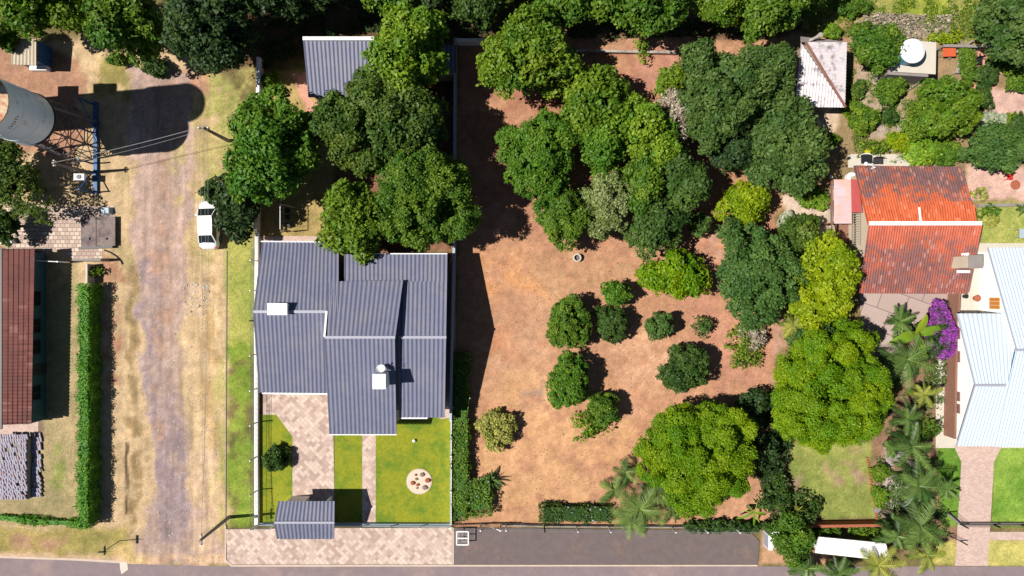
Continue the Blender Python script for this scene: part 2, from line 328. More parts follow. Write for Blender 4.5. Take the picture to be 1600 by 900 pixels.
# polygon, sRGB seen in sun, edge softness px, wobble px, patchiness 0..1
ZONES = [
 ([(-200, 60), (362, 60), (360, 886), (-200, 886)], (218, 188, 146), 10, 10, 1, .2),
 ([(-200, 60), (60, 60), (130, 120), (100, 250), (-200, 260)], (192, 146, 118), 12, 20, 1, .1),
 ([(175, 85), (345, 100), (345, 150), (210, 140)], (206, 158, 128), 12, 18, .9, .1),
 ([(150, 100), (200, 100), (200, 160), (150, 150)], (165, 152, 90), 12, 14, .8, .3),
 ([(300, 150), (352, 140), (352, 400), (310, 400)], (208, 186, 128), 14, 16, .8, .3),
 ([(195, 270), (222, 300), (215, 470), (170, 420), (180, 300)], (198, 176, 130), 10, 12, .8, .3),
 ([(330, 110), (410, 80), (410, 370), (345, 370)], (180, 174, 104), 14, 14, .8, .6),
 (ROAD, (200, 171, 156), 6, 11, 1, 0),
 ([(216, 420), (250, 400), (262, 560), (272, 640), (296, 730), (292, 835), (256, 845), (240, 700), (226, 560)], (176, 154, 153), 6, 11, .95, 0),
 ([(262, 120), (285, 120), (262, 700), (246, 700), (232, 420)], (202, 164, 142), 8, 8, .5, 0),
 ([(266, 230), (292, 230), (288, 320), (268, 330)], (206, 186, 134), 10, 12, .7, .3),
 ([(286, 442), (330, 438), (318, 498), (290, 492)], (232, 200, 172), 6, 14, .75, 0),
 ([(306, 530), (336, 540), (330, 560), (306, 556)], (232, 195, 165), 6, 10, .7, 0),
 ([(296, 700), (332, 700), (345, 860), (310, 870)], (226, 192, 158), 10, 12, .7, 0),
 ([(310, 430), (340, 430), (340, 700), (318, 700)], (200, 166, 118), 10, 10, .7, .2),
 ([(201, 420), (212, 420), (216, 640), (222, 850), (206, 850), (200, 640)], (168, 142, 102), 5, 8, .7, .2),
 ([(194, 690), (198, 690), (200, 805), (196, 805)], (80, 62, 45), 2, 3, .9, 0),
 ([(158, 398), (190, 398), (196, 430), (182, 600), (160, 600)], (196, 148, 118), 7, 8, .6, 0),
 ([(356, 372), (398, 366), (398, 560), (356, 560)], (176, 178, 92), 6, 10, 1, .7),
 ([(357, 540), (398, 540), (398, 818), (357, 818)], (146, 166, 66), 8, 10, .95, .8),
 ([(335, 560), (356, 560), (356, 820), (330, 820)], (204, 188, 124), 9, 12, .8, .4),
 ([(62, 405), (122, 405), (122, 815), (-50, 822), (-50, 776), (62, 776)], (182, 164, 120), 5, 6, 1, .5),
 ([(84, 680), (98, 680), (98, 760), (84, 760)], (150, 160, 84), 8, 8, .8, .7),
 ([(-50, 822), (205, 822), (205, 868), (-50, 868)], (184, 166, 100), 6, 8, 1, .6),
 ([(24, 832), (108, 836), (105, 866), (22, 864)], (188, 150, 116), 8, 10, .85, .2),
 ([(-50, 868), (400, 868), (400, 884), (-50, 884)], (226, 188, 152), 5, 6, .8, 0),
 ([(150, 845), (215, 840), (230, 882), (150, 868)], (206, 178, 120), 8, 10, .8, .2),
 ([(-50, 388), (66, 388), (66, 700), (-50, 700)], (150, 128, 108), 3, 3, 1, .1),
 ([(408, 110), (530, 110), (540, 380), (408, 380)], (186, 162, 104), 4, 4, 1, .5),
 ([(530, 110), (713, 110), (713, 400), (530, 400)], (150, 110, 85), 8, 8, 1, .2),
 ([(456, 118), (486, 112), (486, 158), (510, 158), (512, 185), (482, 185)], (232, 172, 148), 3, 3, 1, 0),
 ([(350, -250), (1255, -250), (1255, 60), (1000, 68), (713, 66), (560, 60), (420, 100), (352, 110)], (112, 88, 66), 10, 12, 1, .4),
 (ORCH, (208, 155, 120), 4, 4, 1, 0),
 ([(713, 66), (1100, 62), (1140, 380), (900, 385), (713, 370)], (196, 138, 110), 20, 16, .9, 0),
 ([(1000, 70), (1130, 60), (1080, 140), (980, 130)], (204, 146, 124), 8, 10, .8, 0),
 ([(745, 392), (815, 398), (875, 436), (850, 470), (800, 452), (760, 470)], (230, 166, 116), 12, 14, .8, 0),
 ([(780, 400), (1010, 400), (1020, 440), (860, 470)], (208, 160, 122), 18, 18, .6, 0),
 ([(752, 500), (808, 490), (800, 565), (760, 590)], (212, 138, 96), 14, 18, .7, 0),
 ([(770, 470), (870, 470), (850, 640), (770, 640)], (208, 160, 126), 18, 20, .5, 0),
 ([(790, 580), (870, 590), (1010, 650), (1005, 800), (780, 815), (745, 700)], (226, 174, 128), 22, 18, .75, 0),
 ([(812, 615), (838, 600), (848, 640), (818, 650)], (186, 150, 128), 8, 12, .7, 0),
 ([(1080, 340), (1215, 350), (1215, 600), (1120, 600), (1060, 480)], (210, 152, 124), 16, 14, .9, 0),
 ([(1110, 360), (1150, 370), (1150, 420), (1110, 410)], (214, 166, 142), 8, 10, .8, 0),
 ([(960, 510), (1060, 520), (1020, 640), (960, 640)], (226, 174, 138), 18, 16, .8, 0),
 ([(860, 40), (1060, 50), (1050, 75), (900, 70)], (196, 150, 118), 8, 12, .8, .2),
 ([(1225, 50), (1700, 50), (1700, 470), (1470, 470), (1225, 470)], (172, 146, 108), 10, 8, 1, .4),
 ([(1250, -250), (1800, -250), (1800, 72), (1470, 64), (1330, 40), (1250, 46)], (160, 160, 86), 10, 12, 1, .8),
 ([(1390, -250), (1500, -250), (1490, 40), (1380, 20)], (168, 178, 70), 14, 14, .8, .9),
 ([(1485, -250), (1500, -250), (1505, 60), (1490, 60)], (205, 175, 140), 5, 6, .8, .1),
 ([(1340, 20), (1490, 26), (1480, 62), (1360, 50)], (198, 170, 148), 8, 14, .85, .1),
 ([(1268, 52), (1335, 30), (1335, 100), (1325, 60)], (196, 142, 118), 6, 10, .7, .2),
 ([(1512, 78), (1560, 78), (1562, 140), (1540, 185), (1510, 150)], (228, 168, 142), 4, 5, 1, 0),
 ([(1535, 140), (1700, 128), (1700, 192), (1545, 192)], (236, 194, 176), 4, 6, 1, 0),
 ([(1508, 262), (1700, 262), (1700, 316), (1512, 312)], (236, 194, 176), 4, 5, 1, 0),
 ([(1330, 110), (1420, 110), (1450, 215), (1335, 215)], (200, 176, 150), 8, 12, .8, .1),
 ([(1368, 190), (1420, 185), (1412, 208), (1370, 208)], (196, 182, 172), 4, 4, .9, 0),
 ([(1525, 318), (1700, 316), (1700, 386), (1532, 386)], (178, 184, 96), 4, 4, 1, .7),
 ([(1222, 305), (1300, 298), (1302, 420), (1280, 440), (1230, 360)], (230, 204, 182), 4, 5, 1, 0),
 ([(1268, 168), (1308, 172), (1302, 232), (1262, 228)], (226, 198, 168), 5, 6, 1, 0),
 ([(1340, 500), (1470, 495), (1495, 700), (1500, 860), (1365, 860), (1355, 700)], (158, 124, 98), 8, 8, 1, .3),
 ([(1375, 690), (1420, 690), (1432, 790), (1385, 800)], (196, 176, 172), 5, 8, .9, 0),
 ([(1205, 480), (1260, 480), (1260, 600), (1205, 600)], (205, 160, 135), 8, 8, .9, .1),
 ([(1205, 600), (1360, 600), (1370, 860), (1205, 860)], (140, 112, 84), 8, 8, 1, .3),
 ([(1228, 690), (1362, 690), (1367, 812), (1236, 814)], (154, 162, 84), 4, 5, 1, .6),
 ([(1290, 700), (1355, 700), (1350, 770), (1300, 765)], (182, 152, 122), 8, 18, .75, .2),
 ([(1228, 745), (1262, 745), (1258, 780), (1232, 775)], (176, 148, 118), 6, 12, .7, .2),
 ([(1185, 824), (1300, 824), (1300, 884), (1185, 884)], (214, 166, 130), 6, 6, 1, 0),
 ([(1464, 694), (1506, 698), (1502, 822), (1472, 822)], (118, 158, 58), 3, 2, 1, .7),
 ([(1552, 694), (1700, 694), (1700, 824), (1549, 824)], (142, 176, 72), 3, 2, 1, .8),
 ([(1456, 844), (1494, 844), (1494, 884), (1456, 884)], (190, 182, 100), 3, 3, 1, .7),
 ([(1540, 844), (1700, 844), (1700, 884), (1540, 884)], (192, 188, 104), 3, 3, 1, .7),
]
fx = np.arange(-62, 62.01, .19); fy = np.arange(-34, 36.01, .19)
gx = np.concatenate([[-420, -220, -110, -75], fx, [75, 110, 220, 420]]); gy_ = np.concatenate([[-420, -220, -110, -50], fy, [50, 110, 220, 420]])
GX, GY = np.meshgrid(gx, gy_, indexing='ij')
PXg = 800+GX*PPM; PYg = 450-GY*PPM
Cg = np.empty(GX.shape+(3,)); Cg[:] = (128, 116, 74); Vg = np.full(GX.shape, .6)
nw1 = fbm(GX, GY, .45, 5, 1)-.5; nw2 = fbm(GX, GY, .45, 5, 2)-.5; npatch = fbm(GX, GY, .8, 5, 3, .6)
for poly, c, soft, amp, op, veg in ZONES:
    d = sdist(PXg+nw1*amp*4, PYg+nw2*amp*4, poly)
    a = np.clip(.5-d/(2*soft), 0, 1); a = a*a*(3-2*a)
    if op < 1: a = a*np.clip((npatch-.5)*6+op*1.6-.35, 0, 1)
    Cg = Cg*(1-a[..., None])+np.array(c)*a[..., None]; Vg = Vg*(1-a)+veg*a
# natural patchiness: green / straw drift in grass, darker damp drift in soil
n4 = fbm(GX, GY, .35, 6, 5, .62)-.5; n5 = fbm(GX, GY, 1.6, 4, 6, .6)-.5; n6 = fbm(GX, GY, .16, 4, 8, .6)-.5
Cg = Cg*(1+(n4*(.14+.16*Vg))[..., None]+n5[..., None]*.16)
Cg = Cg+(Vg**1.6)[..., None]*(n4*85+n6*45+n5*45)[..., None]*np.array([1.0, .4, .6])
# wheel and wash streaks running along the dirt road
stk = fbm(GX*2.2, GY*.16, 1.0, 4, 21, .6)-.5; stk2 = fbm(GX*5.0, GY*.5, 1.0, 3, 22, .6)-.5
dr = np.clip(.5-(np.abs(PXg-268)-85)/30, 0, 1)*np.clip((PYg-100)/60, 0, 1)
Cg = Cg*(1+(dr*(stk*.34+stk2*.16))[..., None])
soil = (1-Vg)[..., None]
n7 = fbm(GX, GY, 2.6, 3, 16, .7)-.5
Cg = Cg*(1+n7[..., None]*.22)+soil*(n6*40+n5*30)[..., None]*np.array([.4, .45, .45])*.8
far = np.clip(np.maximum((np.abs(GX)-52)/9, (np.abs(GY)-30)/4.5), 0, 1)[..., None]; Cg = Cg*(1-far)+np.array((140, 134, 88))*far
Cg = np.clip(Cg, 20, 250)/255.
LG = np.where(Cg <= .04045, Cg/12.92, ((Cg+.055)/1.055)**2.4)/KAL
def terrainmat():
    m = bpy.data.materials.new('soil_and_grass'); m.use_nodes = True; N = m.node_tree; L = N.links
    b = N.nodes['Principled BSDF']; b.inputs['Roughness'].default_value = .95; b.inputs['Specular IOR Level'].default_value = .1
    at = N.nodes.new('ShaderNodeAttribute'); at.attribute_name = 'Col'
    g = N.nodes.new('ShaderNodeNewGeometry')
    def noise(s, d, r=.6):
        n = N.nodes.new('ShaderNodeTexNoise'); n.inputs['Scale'].default_value = s; n.inputs['Detail'].default_value = d; n.inputs['Roughness'].default_value = r
        L.new(g.outputs['Position'], n.inputs['Vector']); return n.outputs[0]
    na = noise(2.2, 8, .7); nb = noise(7, 6, .75)
    r1 = N.nodes.new('ShaderNodeMapRange'); r1.inputs[1].default_value = .3; r1.inputs[2].default_value = .7; r1.inputs[3].default_value = .84; r1.inputs[4].default_value = 1.16; L.new(na, r1.inputs[0])
    r2 = N.nodes.new('ShaderNodeMapRange'); r2.inputs[1].default_value = .3; r2.inputs[2].default_value = .7; L.new(nb, r2.inputs[0])
    # grass is more speckled than bare soil
    lo = N.nodes.new('ShaderNodeMath'); lo.operation = 'MULTIPLY_ADD'; lo.inputs[1].default_value = -.30; lo.inputs[2].default_value = .74; L.new(at.outputs['Alpha'], lo.inputs[0])
    hi = N.nodes.new('ShaderNodeMath'); hi.operation = 'MULTIPLY_ADD'; hi.inputs[1].default_value = .3; hi.inputs[2].default_value = 1.22; L.new(at.outputs['Alpha'], hi.inputs[0])
    L.new(lo.outputs[0], r2.inputs[3]); L.new(hi.outputs[0], r2.inputs[4])
    v1 = N.nodes.new('ShaderNodeVectorMath'); v1.operation = 'SCALE'; L.new(at.outputs['Color'], v1.inputs[0]); L.new(r1.outputs[0], v1.inputs['Scale'])
    v2 = N.nodes.new('ShaderNodeVectorMath'); v2.operation = 'SCALE'; L.new(v1.outputs[0], v2.inputs[0]); L.new(r2.outputs[0], v2.inputs['Scale'])
    # stray pebbles
    vo = N.nodes.new('ShaderNodeTexVoronoi'); vo.inputs['Scale'].default_value = 2.6; L.new(g.outputs['Position'], vo.inputs['Vector'])
    lt = N.nodes.new('ShaderNodeMath'); lt.operation = 'LESS_THAN'; lt.inputs[1].default_value = .07; L.new(vo.outputs['Distance'], lt.inputs[0])
    mm = N.nodes.new('ShaderNodeMath'); mm.operation = 'MULTIPLY'; mm.inputs[1].default_value = .5; L.new(lt.outputs[0], mm.inputs[0])
    mx = N.nodes.new('ShaderNodeMix'); mx.data_type = 'RGBA'; L.new(mm.outputs[0], mx.inputs[0]); L.new(v2.outputs[0], mx.inputs[6]); mx.inputs[7].default_value = RGB(225, 205, 185)
    L.new(mx.outputs[2], b.inputs['Base Color'])
    bp = N.nodes.new('ShaderNodeBump'); bp.inputs['Strength'].default_value = .7; bp.inputs['Distance'].default_value = .05
    L.new(nb, bp.inputs['Height']); L.new(bp.outputs[0], b.inputs['Normal'])
    return m
M['terrain'] = terrainmat()
def grid_mesh(name, mask, z):
    nx, ny = GX.shape; idx = np.arange(nx*ny).reshape(nx, ny)
    q = np.stack([idx[:-1, :-1], idx[1:, :-1], idx[1:, 1:], idx[:-1, 1:]], -1).reshape(-1, 4)
    if mask is not None: q = q[mask.reshape(-1)]
    used, inv = np.unique(q.reshape(-1), return_inverse=True)
    co = np.stack([GX.reshape(-1)[used], GY.reshape(-1)[used], np.full(len(used), z)], -1)
    me = bpy.data.meshes.new(name); me.vertices.add(len(used)); me.vertices.foreach_set('co', co.reshape(-1).astype(np.float32))
    me.loops.add(len(q)*4); me.loops.foreach_set('vertex_index', inv.astype(np.int32).reshape(-1))
    me.polygons.add(len(q)); me.polygons.foreach_set('loop_start', np.arange(len(q), dtype=np.int32)*4); me.update(calc_edges=True)
    ca = me.color_attributes.new('Col', 'FLOAT_COLOR', 'POINT')
    cc = np.concatenate([LG.reshape(-1, 3)[used], Vg.reshape(-1, 1)[used]], 1); ca.data.foreach_set('color', cc.reshape(-1).astype(np.float32))
    me.materials.append(M['terrain']); o = bpy.data.objects.new(name, me); COL.objects.link(o); return struct(o)
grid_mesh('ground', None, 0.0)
cxp = (PXg[:-1, :-1]+PXg[1:, 1:])/2; cyp = (PYg[:-1, :-1]+PYg[1:, 1:])/2
grid_mesh('dirt_road', sdist(cxp, cyp, ROAD) < 0, .005)
grid_mesh('orchard_soil', sdist(cxp, cyp, ORCH) < 0, .005)

def sheet(name, pts, m, z=.012, th=0):
    mb = MB(); poly = [tuple(P(x, y).xy) for x, y in pts]
    if th: mb.slab(poly, 0.002, th)
    else:
        a = sum(poly[i][0]*poly[(i+1) % len(poly)][1]-poly[(i+1) % len(poly)][0]*poly[i][1] for i in range(len(poly)))
        if a < 0: poly = poly[::-1]
        mb.add([(x, y, z) for x, y in poly], [tuple(range(len(poly)))])
    return struct(mb.build(name, m))
def lawnmat(name, c1, c2, c3):
    return mat(name, c1, .95, .22, 3.5, bump=.05, bscale=14, col2=c2, c2scale=.55, c2lo=.44, c2hi=.62)
M['lawn'] = lawnmat('watered_lawn', RGB(158, 162, 40), RGB(114, 142, 38), None)
sheet('asphalt_road', [(-900, 869), (0, 872), (120, 876), (200, 881), (352, 885), (2500, 885), (2500, 1010), (-900, 1010)], M['asphalt'], .010)
sheet('driveway', [(411, 612), (520, 612), (523, 820), (457, 820), (457, 682), (432, 648), (411, 648)], M['pavA'], .014)
sheet('garden_path', [(566, 650), (587, 650), (587, 820), (566, 820)], M['pavA'], .014)
sheet('rear_path', [(405, 369), (530, 369), (530, 384), (405, 384)], M['pavB'], .014)
sheet('lawn', [(405, 648), (432, 648), (457, 682), (457, 820), (405, 820)], M['lawn'], .018)
sheet('lawn', [(523, 640), (566, 640), (566, 820), (523, 820)], M['lawn'], .018)
sheet('lawn', [(587, 640), (660, 640), (690, 655), (705, 652), (705, 820), (587, 820)], M['lawn'], .018)
sheet('side_path', [(620, 640), (712, 380), (712, 656), (690, 655), (660, 664)], M['pavB'], .008)
sheet('pavement', [(354, 826), (707, 823), (707, 881), (364, 881), (356, 874)], M['pavA'], th=.12)
sheet('pavement', [(709.5, 824), (1170, 828), (1186, 845), (1183, 881), (709.5, 881)], M['slab'], th=.10)
sheet('kerb', [(352, 820), (354, 820), (354.5, 874), (364, 881.5), (1183, 881.5), (1183, 884), (362, 884.5), (352, 876)], M['kerb'], th=.13)
sheet('kerb', [(707.2, 824), (709.3, 824), (709.3, 881), (707.2, 881)], M['kerb'], th=.12)
sheet('kerb', [(354, 392), (355, 392), (353.2, 820), (352.2, 820)], M['greyconc'], th=.06)
sheet('courtyard', [(9, 322), (180, 322), (180, 385), (160, 388), (160, 404), (104, 404), (104, 392), (9, 392)], M['pavC'], .014)
sheet('driveway', [(1490, 696), (1566, 696), (1553, 722), (1547, 822), (1543, 884), (1492, 884), (1496, 822), (1502, 722)], M['pavB'], .016)
sheet('garden_path', [(1546, 831), (1800, 831), (1800, 844), (1545, 844)], M['pavB'], .012)
sheet('terrace', [(1325, 241), (1428, 241), (1428, 262), (1325, 262)], M['paleconc'], th=.06)
sheet('terrace', [(1343, 450), (1482, 450), (1480, 505), (1420, 520), (1396, 570), (1352, 560), (1343, 470)], M['court'], .010)
sheet('terrace', [(1481, 380), (1800, 380), (1800, 700), (1462, 700), (1462, 520), (1481, 500)], M['paleconc'], .012)
sheet('terrace', [(60, 656), (60, 682), (-40, 682), (-40, 656)], M['pavB'], .012)
sheet('kerb', [(-900, 866), (0, 868.5), (120, 872.5), (185, 876), (205, 881), (120, 876.6), (0, 872.6), (-900, 869.5)], M['kerb'], .006)
sheet('painted_patch', [(187, 878), (199, 878), (200, 890), (190, 897), (188, 890)], M['stripe'], .016)

# ------------------------------------------------------------------ roofs
def lerp(a, b, t): return Vector(a)+(Vector(b)-Vector(a))*t
def corr(mb, A, B, D, C, pitch, amp, rows=1, step=0.0, seg=6, thick=.07, sharp=1.0):
    """Ribbed sheet; A-B is one end of the ribs, D-C the other end (D below A, C below B)."""
    A, B, C, D = map(Vector, (A, B, C, D)); n = max(2, int(round((B-A).length/pitch))); K = n*seg
    nrm = (B-A).cross(D-A).normalized(); nrm = nrm if nrm.z > 0 else -nrm
    vs = []; fs = []
    lines = []
    for r in range(rows):
        lines += [(r/rows, 0.0), ((r+1)/rows-1e-4, step)] if rows > 1 else [(0, 0), (1, 0)]
    for v, h in lines:
        for i in range(K+1):
            u = i/K; ph = 2*PI*i/seg; pr = math.cos(ph)
            pr = math.copysign(abs(pr)**sharp, pr)
            vs.append(lerp(lerp(A, B, u), lerp(D, C, u), v)+nrm*(amp*(pr+1)/2+h))
    for r in range(len(lines)-1):
        for i in range(K):
            a = r*(K+1)+i; fs.append((a, a+1, a+K+2, a+K+1))
    flip = ((vs[1]-vs[0]).cross(vs[K+1]-vs[0])).z < 0
    if flip: fs = [f[::-1] for f in fs]
    mb.add(vs, fs)
    t = nrm*thick; e = nrm*.004
    lo = [A-t, B-t, C-t, D-t]; hi = [A-e, B-e, C-e, D-e]
    if flip: pass
    mb.hexa(lo, hi)
def bar(mb, a, b, w, h):
    a, b = Vector(a), Vector(b); d = (b-a); L_ = d.length; rz = math.atan2(d.y, d.x); t = d.normalized()
    s = Vector((-math.sin(rz), math.cos(rz), 0)); n = t.cross(s); n = n if n.z > 0 else -n
    lo = [a-s*w/2-n*h/2, b-s*w/2-n*h/2, b+s*w/2-n*h/2, a+s*w/2-n*h/2]; hi = [p+n*h for p in lo]
    return mb.hexa(lo, hi)
def gable_x(mb, x0, x1, pts):     # pentagon (y, z) extruded along x
    lo = [(x0, y, z) for y, z in pts]; hi = [(x1, y, z) for y, z in pts]
    return mb.hexa(lo, hi)
def window(parent, c, w_, h_, axis, frame=None, glass=None, label=None):
    """axis: outward direction 'x+','x-','y+','y-'"""
    c = Vector(c); s = 1 if axis[1] == '+' else -1; f = MB(); g = MB(); t = .06
    ax = axis[0]
    def bx(mb, off, zz, ww, hh, dp):
        if ax == 'x': mb.box((c.x+s*dp/2, c.y+off, c.z+zz), (dp, ww, hh))
        else: mb.box((c.x+off, c.y+s*dp/2, c.z+zz), (ww, dp, hh))
    for z in (-h_/2, h_/2): bx(f, 0, z, w_+t, t, .07)
    for o in (-w_/2, 0, w_/2): bx(f, o, 0, t, h_-t, .066)
    bx(g, 0, 0, w_-.02, h_-.02, .02)
    fo = f.build('window', frame or M['white'], parent); g.build('pane', glass or M['glass'], fo)
    return fo
def door(parent, c, w_, h_, axis, m=None):
    c = Vector(c); s = 1 if axis[1] == '+' else -1; f = MB(); k = MB()
    if axis[0] == 'x':
        f.box((c.x+s*.03, c.y, h_/2+.02), (.06, w_, h_)); k.box((c.x+s*.08, c.y+w_*.38, 1.05), (.04, .12, .04))
    else:
        f.box((c.x, c.y+s*.03, h_/2+.02), (w_, .06, h_)); k.box((c.x+w_*.38, c.y+s*.08, 1.05), (.12, .04, .04))
    d = f.build('door', m or M['deck'], parent); k.build('handle', M['chrome'], d); return d

# main grey-roofed house
GR = dict(pitch=.345, amp=.068, rows=4, step=.022, seg=6)
hs = thing('house', P(560, 520).to_tuple(), 'large single-storey house with dark grey ribbed roof in three stepped blocks, on the corner lot', 'house')
wl = MB()
xW0, xW1 = -20.6, -14.9
gable_x(wl, -20.5, -14.75, [(-8.25, 0), (3.35, 0), (3.35, 3.45), (-1.95, 5.15), (-8.25, 3.15)])
gable_x(wl, -14.74, -9.95, [(-11.6, 0), (.5, 0), (.5, 4.32), (-4.0, 5.9), (-11.6, 3.55)])
gable_x(wl, -9.94, -5.95, [(-10.3, 0), (2.3, 0), (2.3, 3.4), (-4.0, 5.15), (-10.3, 3.35)])
gable_x(wl, -13.9, -9.96, [(.52, 0), (2.3, 0), (2.3, 3.4), (.52, 3.85)])
wl.build('wall', M['cream'], hs)
rW = MB()
rA, rB = P(396, 487, 5.4), P(510, 487, 5.4)
corr(rW, rA, P(529, 486, 5.42), P(410, 378, 3.6), P(529.5, 379, 3.6), **GR)
rW.build('roof', M['greyroof'], hs)
r2 = MB(); corr(r2, rA, rB, P(405, 613, 3.25), P(513, 614, 3.25), **GR); r2.build('roof', M['greyroof'], hs)
r3 = MB(); corr(r3, P(507.5, 527, 6.15), P(618, 527, 6.15), P(513.3, 440.2, 4.62), P(630, 438, 4.58), **GR)
r3.build('roof', M['greyroof'], hs)
r4 = MB(); corr(r4, P(507, 527, 6.15), P(617, 527, 6.15), P(515, 678, 3.55), P(619.5, 678, 3.55), **GR); r4.build('roof', M['greyroof'], hs)
r5 = MB(); corr(r5, P(538, 440, 4.15), P(698.5, 440, 4.15), P(538, 397.5, 3.55), P(699, 397.5, 3.55), **GR)
corr(r5, P(622, 527, 5.4), P(697, 527, 5.4), P(624, 440, 4.151), P(698.5, 440, 4.151), **GR); r5.build('roof', M['greyroof'], hs)
r6 = MB(); corr(r6, P(622, 527, 5.4), P(697, 527, 5.4), P(624, 652, 3.5), P(695, 652, 3.5), **GR); r6.build('roof', M['greyroof'], hs)
rc = MB()
for a, b in ((P(396, 487, 5.5), P(510, 487, 5.5)), (P(507, 527, 6.26), P(617.5, 527, 6.26)), (P(622, 527, 5.5), P(697.5, 527, 5.5))): bar(rc, a, b, .22, .05)
rc.build('ridge_cap', M['greytrim'], hs)
fl = MB()
a, b = P(510.6, 486, 5.5), P(507.4, 526, 6.2)
fl.hexa([a+Vector((-.09, 0, -.75)), a+Vector((.07, 0, -.75)), b+Vector((.07, 0, -1.3)), b+Vector((-.09, 0, -1.3))], [a+Vector((-.09, 0, .03)), a+Vector((.07, 0, .03)), b+Vector((.07, 0, .1)), b+Vector((-.09, 0, .1))])
fl.build('flashing', M['white'], hs)
for a, b, t_ in ((P(408, 377.3, 3.62), P(529, 378.3, 3.62), .1), (P(410, 614.3, 3.2), P(513, 615.3, 3.2), .12), (P(624, 653.2, 3.45), P(668, 653.2, 3.45), .12), (P(562, 396.5, 3.6), P(699, 396.5, 3.6), .08), (P(515, 679, 3.5), P(620, 679, 3.5), .08)):
    fl = MB(); bar(fl, a, b, t_, .12); fl.build('gutter', M['white'], hs)
for c, w_, ax in (((-14.9, -11.62, 1.5), 1.6, 'y-'), ((-12.3, -11.62, 1.5), 1.8, 'y-'), ((-8, -10.32, 1.5), 1.8, 'y-'), ((-5.94, -7, 1.7), 1.4, 'x+'), ((-5.94, -1.5, 1.7), 1.4, 'x+'),
                  ((-20.52, -5.5, 1.7), 1.5, 'x-'), ((-20.52, .2, 1.7), 1.5, 'x-'), ((-18, 3.37, 1.6), 1.6, 'y+'), ((-9, 2.32, 1.6), 1.5, 'y+')):
    if not (ax == 'y-' and c[0] == -14.9): window(hs, c, w_, 1.2, ax)
door(hs, (-17.6, -8.27, 0), 1.0, 2.1, 'y-')
# rooftop water box housings
def chimney_box(px, py, h0, h1, wx, wy, label, name='chimney', lid=None, m=None):
    mb = MB(); c = P(px, py, h1); r = thing(name, (c.x, c.y, h0), label, 'chimney', None)
    mb.box((c.x, c.y, (h0+h1)/2), (wx, wy, h1-h0)); mb.build('shaft', m or M['white'], r)
    t = MB(); t.box((c.x, c.y, h1+.03), (wx+.08, wy+.08, .06)); t.build('cap', lid or M['white'], r); return r
ch = MB(); c = P(434.5, 483, 6.0); ch.box((c.x-.05, c.y, 5.55), (1.45, .85, .9)); co = ch.build('chimney', M['white'], hs)
ch = MB(); ch.box((c.x-.05, c.y, 6.04), (1.6, .95, .07)); ch.build('chimney_cap', M['white'], co)
ch = MB(); c = P(592.5, 596, 7.0); ch.box((c.x, c.y, 5.85), (.95, 1.12, 2.3)); co = ch.build('chimney', M['white'], hs)
ch = MB(); ch.box((c.x, c.y, 7.03), (1.03, 1.2, .07)); ch.build('chimney_cap', M['white'], co)
# satellite dish stands on the roof
c = P(594, 577, 6.4)
sd = thing('satellite_dish', (c.x, c.y, 5.3), 'small white satellite dish on the grey roof beside the tall white chimney', 'satellite dish')
mb = MB(); R = Matrix.Rotation(math.radians(-38), 3, 'X')
vs = []; fs = []; n = 20
for i in range(5):
    r = .38*i/4
    for k in range(n):
        q = R @ Vector((r*math.cos(2*PI*k/n), r*math.sin(2*PI*k/n), .9*r*r)); vs.append(Vector((c.x, c.y-.05, 6.15))+q)
for i in range(4):
    for k in range(n): a = i*n+k; b = i*n+(k+1) % n; fs.append((a, b, b+n, a+n))
mb.add(vs, fs); mb.build('dish', M['white'], sd)
mb = MB(); mb.tube([(c.x, c.y, 5.25), (c.x, c.y, 6.1)], .03); mb.build('mast', M['steel'], sd)
mb = MB(); mb.tube([(c.x, c.y-.3, 6.0), (c.x, c.y+.3, 6.65)], .018); mb.box((c.x, c.y+.32, 6.66), (.09, .12, .09)); mb.build('arm', M['white'], sd)
mb = MB(); q = P(602, 579, 6.5); mb.tube([(q.x, q.y, 5.2), (q.x, q.y, 6.7)], .015)
for k in range(4): mb.tube([(q.x-.25, q.y+.1*k, 6.3+.12*k), (q.x+.25, q.y+.1*k, 6.3+.12*k)], .01)
tag(mb.build('antenna', M['steel'], None, (q.x, q.y, 5.2)), 'thin metal aerial standing beside the satellite dish on the grey roof', 'antenna')

# gatehouse with small grey gable roof
gh = thing('gatehouse', P(477, 812).to_tuple(), 'small entrance canopy with grey ribbed gable roof over the front gate', 'gatehouse')
mb = MB(); corr(mb, P(428.5, 816.5, 3.45), P(522.5, 816.5, 3.45), P(435, 783, 2.95), P(523, 783, 2.95), .345, .07); mb.build('roof', M['greyroof'], gh)
mb = MB(); corr(mb, P(428.5, 816.5, 3.45), P(522.5, 816.5, 3.45), P(433, 842, 2.95), P(522, 842, 2.95), .345, .07); mb.build('roof', M['greyroof'], gh)
mb = MB(); bar(mb, P(428.5, 816.5, 3.55), P(522.5, 816.5, 3.55), .18, .05); mb.build('ridge_cap', M['greytrim'], gh)
x0, x1 = P(438, 800, 2.9).x, P(518, 800, 2.9).x; y0, y1 = P(0, 838, 2.9).y, P(0, 790, 2.9).y
mb = MB(); mb.box((x0+.9, (y0+y1)/2, 1.42), (1.6, y1-y0-.1, 2.84)); mb.build('wall', M['white'], gh); mb = MB(); mb.box((x1-.75, (y0+y1)/2, 1.42), (.2, y1-y0-.1, 2.84)); mb.build('wall', M['white'], gh)
mb = MB(); yy = (y0+y1)/2+.1
for i in range(16): mb.box((x0+1.9+i*.1, yy, 1.1), (.03, .03, 2.0))
mb.box(((x0+x1)/2+.4, yy, 2.12), (1.6, .05, .06)); mb.box(((x0+x1)/2+.4, yy, .14), (1.6, .05, .06)); mb.build('gate', M['bluewhite'], gh)

